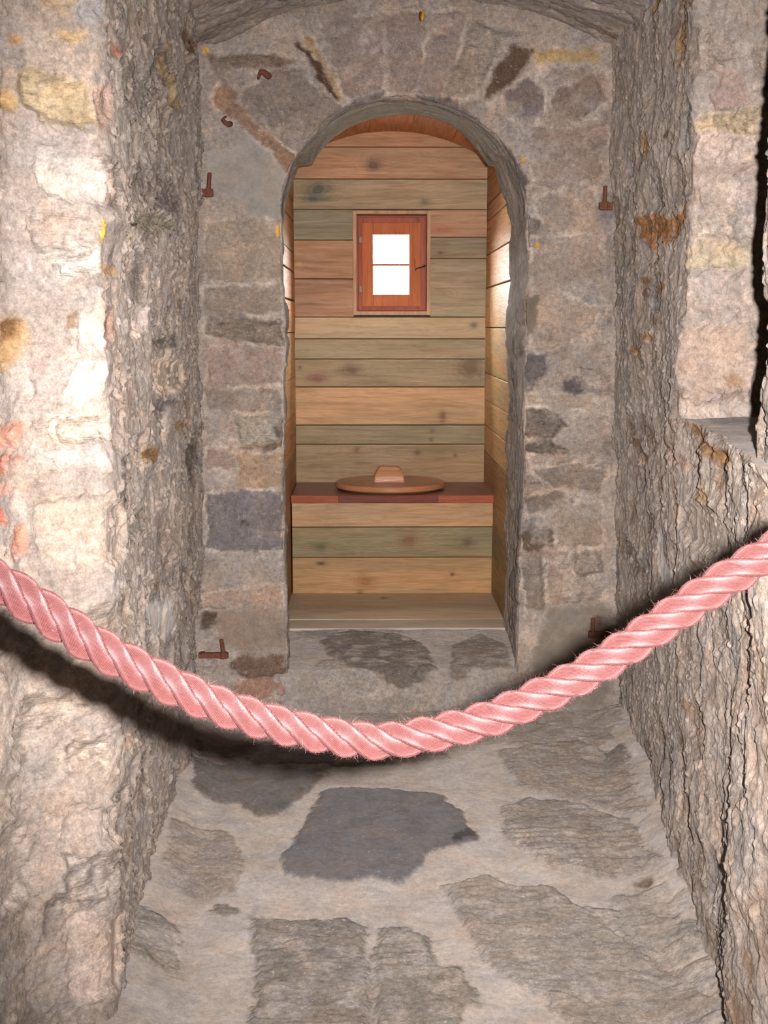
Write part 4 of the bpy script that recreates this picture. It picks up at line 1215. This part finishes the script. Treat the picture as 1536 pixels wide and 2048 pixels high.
P_ = N(nt, 'ShaderNodeTexCoord').outputs['Object']
nz = noise_node(nt, P_, 260, 3, .6, .2)
mpu = N(nt, 'ShaderNodeMapping'); mpu.inputs['Scale'].default_value = (60, 8, 1); nt.links.new(uvn, mpu.inputs['Vector'])
nw = noise_node(nt, mpu.outputs[0], 1.0, 2, .5)
ph = mathn(nt, 'ADD', mathn(nt, 'MULTIPLY', sep.outputs[1], 2 * PI * 46), mathn(nt, 'MULTIPLY', nw, 2.2))
yarn = mathn(nt, 'ADD', mathn(nt, 'MULTIPLY', mathn(nt, 'SINE', ph), .5), .5)
cy_ = ramp(nt, yarn, [(0, ROPE_DK), (.5, ROPE_MD), (1, ROPE_LT)])
cn = ramp(nt, nz, [(.3, .85), (.5, 1.), (.7, 1.15)])
cc = mixc(nt, 1.0, cy_, cn, 'MULTIPLY')
hb = mathn(nt, 'ADD', yarn, mathn(nt, 'MULTIPLY', nz, .8))
bb = N(nt, 'ShaderNodeBump'); bb.inputs['Strength'].default_value = .6; bb.inputs['Distance'].default_value = .0008
nt.links.new(hb, bb.inputs['Height'])
bs = N(nt, 'ShaderNodeBsdfPrincipled'); bs.inputs['Roughness'].default_value = .46
bs.inputs['Specular IOR Level'].default_value = ROPE_SPEC
bs.inputs['Sheen Weight'].default_value = .15; bs.inputs['Sheen Roughness'].default_value = .4; bs.inputs['Sheen Tint'].default_value = (1, .45, .42, 1)
bs.inputs['Diffuse Roughness'].default_value = 1.0
nt.links.new(cc, bs.inputs['Base Color']); nt.links.new(bb.outputs[0], bs.inputs['Normal']); nt.links.new(bs.outputs[0], out.inputs[0])

rope = empty('barrier_rope', tuple(float(x) for x in C[len(C) // 2]))
tag(rope, 'thick pink-red three-strand rope hanging in a sag across the passage', 'rope')
nk = 44
ph_u = np.linspace(0, 2 * PI, nk + 1)
fuzzV, fuzzQ = [], []
rgn = np.random.RandomState(5)
for k in range(3):
    ang = 2 * PI * sN / LAY + 2 * PI * k / 3 + .9
    ca, sa = np.cos(ang)[:, None], np.sin(ang)[:, None]
    cen = C + (A * ca + Bv * sa) * RC
    tt_ = np.gradient(cen, axis=0); tt_ /= np.linalg.norm(tt_, axis=1)[:, None]
    rad = A * ca + Bv * sa; n1 = rad - tt_ * (rad * tt_).sum(1)[:, None]; n1 /= np.linalg.norm(n1, axis=1)[:, None]
    n2 = np.cross(tt_, n1)
    PHI, SI = np.meshgrid(ph_u, np.arange(len(sN)))
    PHI, SI = PHI.ravel(), SI.ravel()
    dirv = n1[SI] * np.cos(PHI)[:, None] + n2[SI] * np.sin(PHI)[:, None]
    yv = PHI / (2 * PI) + sN[SI] / (LAY * 1.9)
    ridge = np.sin(yv * 2 * PI * 46) * .00012
    rad_ = RS * (1 - .10 * np.abs(np.sin(PHI))) + ridge * 0
    V = cen[SI] + dirv * rad_[:, None]
    o = np_mesh('strand', V, grid_faces(nk + 1, len(sN)), mr, uv=np.stack([sN[SI] / .07, yv], 1))
    reparent(o, rope)
    # loose fibres on the outside of this strand
    m = 5200
    vis = np.where((np.abs(C[:, 0]) < .36))[0]
    ii = vis[rgn.randint(0, len(vis), m)]; pp = rgn.uniform(-1.7, 1.7, m)
    base = cen[ii] + (n1[ii] * np.cos(pp)[:, None] + n2[ii] * np.sin(pp)[:, None]) * RS * .97
    nrm = (n1[ii] * np.cos(pp)[:, None] + n2[ii] * np.sin(pp)[:, None])
    dr = nrm * rgn.uniform(.2, 1.0, (m, 1)) + tt_[ii] * rgn.normal(0, .9, (m, 1)) + rgn.normal(0, .35, (m, 3))
    dr /= np.linalg.norm(dr, axis=1)[:, None]
    ln = rgn.gamma(2.2, .0009, m)[:, None] * ROPE_D
    sd_ = np.cross(dr, rgn.normal(0, 1, (m, 3))); sd_ /= np.linalg.norm(sd_, axis=1)[:, None]
    w = .00008
    curl = rgn.normal(0, .3, (m, 3)) * ln
    q0, q1 = base - sd_ * w, base + sd_ * w
    mid = base + dr * ln * .55 + curl * .3; q2, q3 = mid + sd_ * w * .8, mid - sd_ * w * .8
    tip = base + dr * ln + curl; q4, q5 = tip + sd_ * w * .3, tip - sd_ * w * .3
    VVf = np.stack([q0, q1, q2, q3, q4, q5], 1).reshape(-1, 3)
    b0 = np.arange(m)[:, None] * 6 + sum(len(x) for x in fuzzV)
    fuzzQ.append(np.concatenate([b0 + np.array([[0, 1, 2, 3]]), b0 + np.array([[3, 2, 4, 5]])])); fuzzV.append(VVf)
o = np_mesh('fibre_fuzz', np.concatenate(fuzzV), np.concatenate(fuzzQ), mr, smooth=False, uv=np.zeros((sum(len(x) for x in fuzzV), 2)))
o['kind'] = 'stuff'; reparent(o, rope)


# ------------------------------------------------------------------ light: camera flash beside the lens, overcast sky through the window
def area(name, loc, target, size, power, color=(1, 1, 1), shape='DISK', sy_=None):
    l = bpy.data.lights.new(name, 'AREA'); l.shape = shape; l.size = size; l.energy = power; l.color = color
    if sy_: l.size_y = sy_
    o = bpy.data.objects.new(name, l); COL.objects.link(o); o.location = loc
    d = Vector(target) - Vector(loc); o.rotation_euler = d.to_track_quat('-Z', 'Y').to_euler()
    return o
fl = bpy.data.lights.new('camera_flash', 'SPOT'); fl.spot_size = math.radians(SPOT); fl.spot_blend = 1.0; fl.energy = FLASH; fl.shadow_soft_size = .010
fl.color = (1.0, .975, .985)
fo = bpy.data.objects.new('camera_flash', fl); COL.objects.link(fo)
fo.location = (FLX, 0, CAMH + .020)
fo.rotation_euler = Vector(FV + np.array([AIMX, 0, AIMZ])).to_track_quat('-Z', 'Y').to_euler()

w = bpy.data.worlds.new('sky'); bpy.context.scene.world = w; w.use_nodes = True
bg = w.node_tree.nodes['Background']; bg.inputs['Color'].default_value = (1.0, .985, .96, 1); bg.inputs['Strength'].default_value = SKY
wt = w.node_tree; tcw = wt.nodes.new('ShaderNodeTexCoord'); sx_ = wt.nodes.new('ShaderNodeSeparateXYZ'); wt.links.new(tcw.outputs['Generated'], sx_.inputs[0])
rw = wt.nodes.new('ShaderNodeValToRGB'); rw.color_ramp.elements[0].position = .0; rw.color_ramp.elements[0].color = (.12, .12, .10, 1)
rw.color_ramp.elements[1].position = .06; rw.color_ramp.elements[1].color = (1, .985, .96, 1)
mw = wt.nodes.new('ShaderNodeMath'); mw.operation = 'ADD'; mw.inputs[1].default_value = .0
wt.links.new(sx_.outputs[2], mw.inputs[0]); wt.links.new(mw.outputs[0], rw.inputs[0]); wt.links.new(rw.outputs[0], bg.inputs['Color'])
pt = area('window_portal', ((gx0 + gx1) / 2, YE + .205, (gz0 + gz1) / 2), ((gx0 + gx1) / 2, 0, (gz0 + gz1) / 2), gx1 - gx0 + .03, 1, shape='RECTANGLE', sy_=gz1 - gz0)
pt.data.cycles.is_portal = True

# faint fill light added behind the camera to lift the ambient level
am = area('fill_light', (-.2, -1.2, 2.0), (0, 3, 1.0), .5, FILL, (1, .96, .93))

cam = bpy.data.cameras.new('camera'); co = bpy.data.objects.new('camera', cam); COL.objects.link(co)
cam.sensor_fit = 'VERTICAL'; cam.sensor_height = 24; cam.lens = 24 * F / 2048; cam.clip_start = .02
co.location = (0, 0, CAMH)
Mx = Matrix((RV, UV_, -FV)).transposed()
co.rotation_euler = Mx.to_euler()
sc = bpy.context.scene; sc.camera = co
sc.view_settings.view_transform = 'Standard'; sc.view_settings.look = 'None'; sc.view_settings.gamma = 1.0
sc.view_settings.exposure = 0; sc.view_settings.use_curve_mapping = False
sc.cycles.max_bounces = 8; sc.cycles.diffuse_bounces = 5
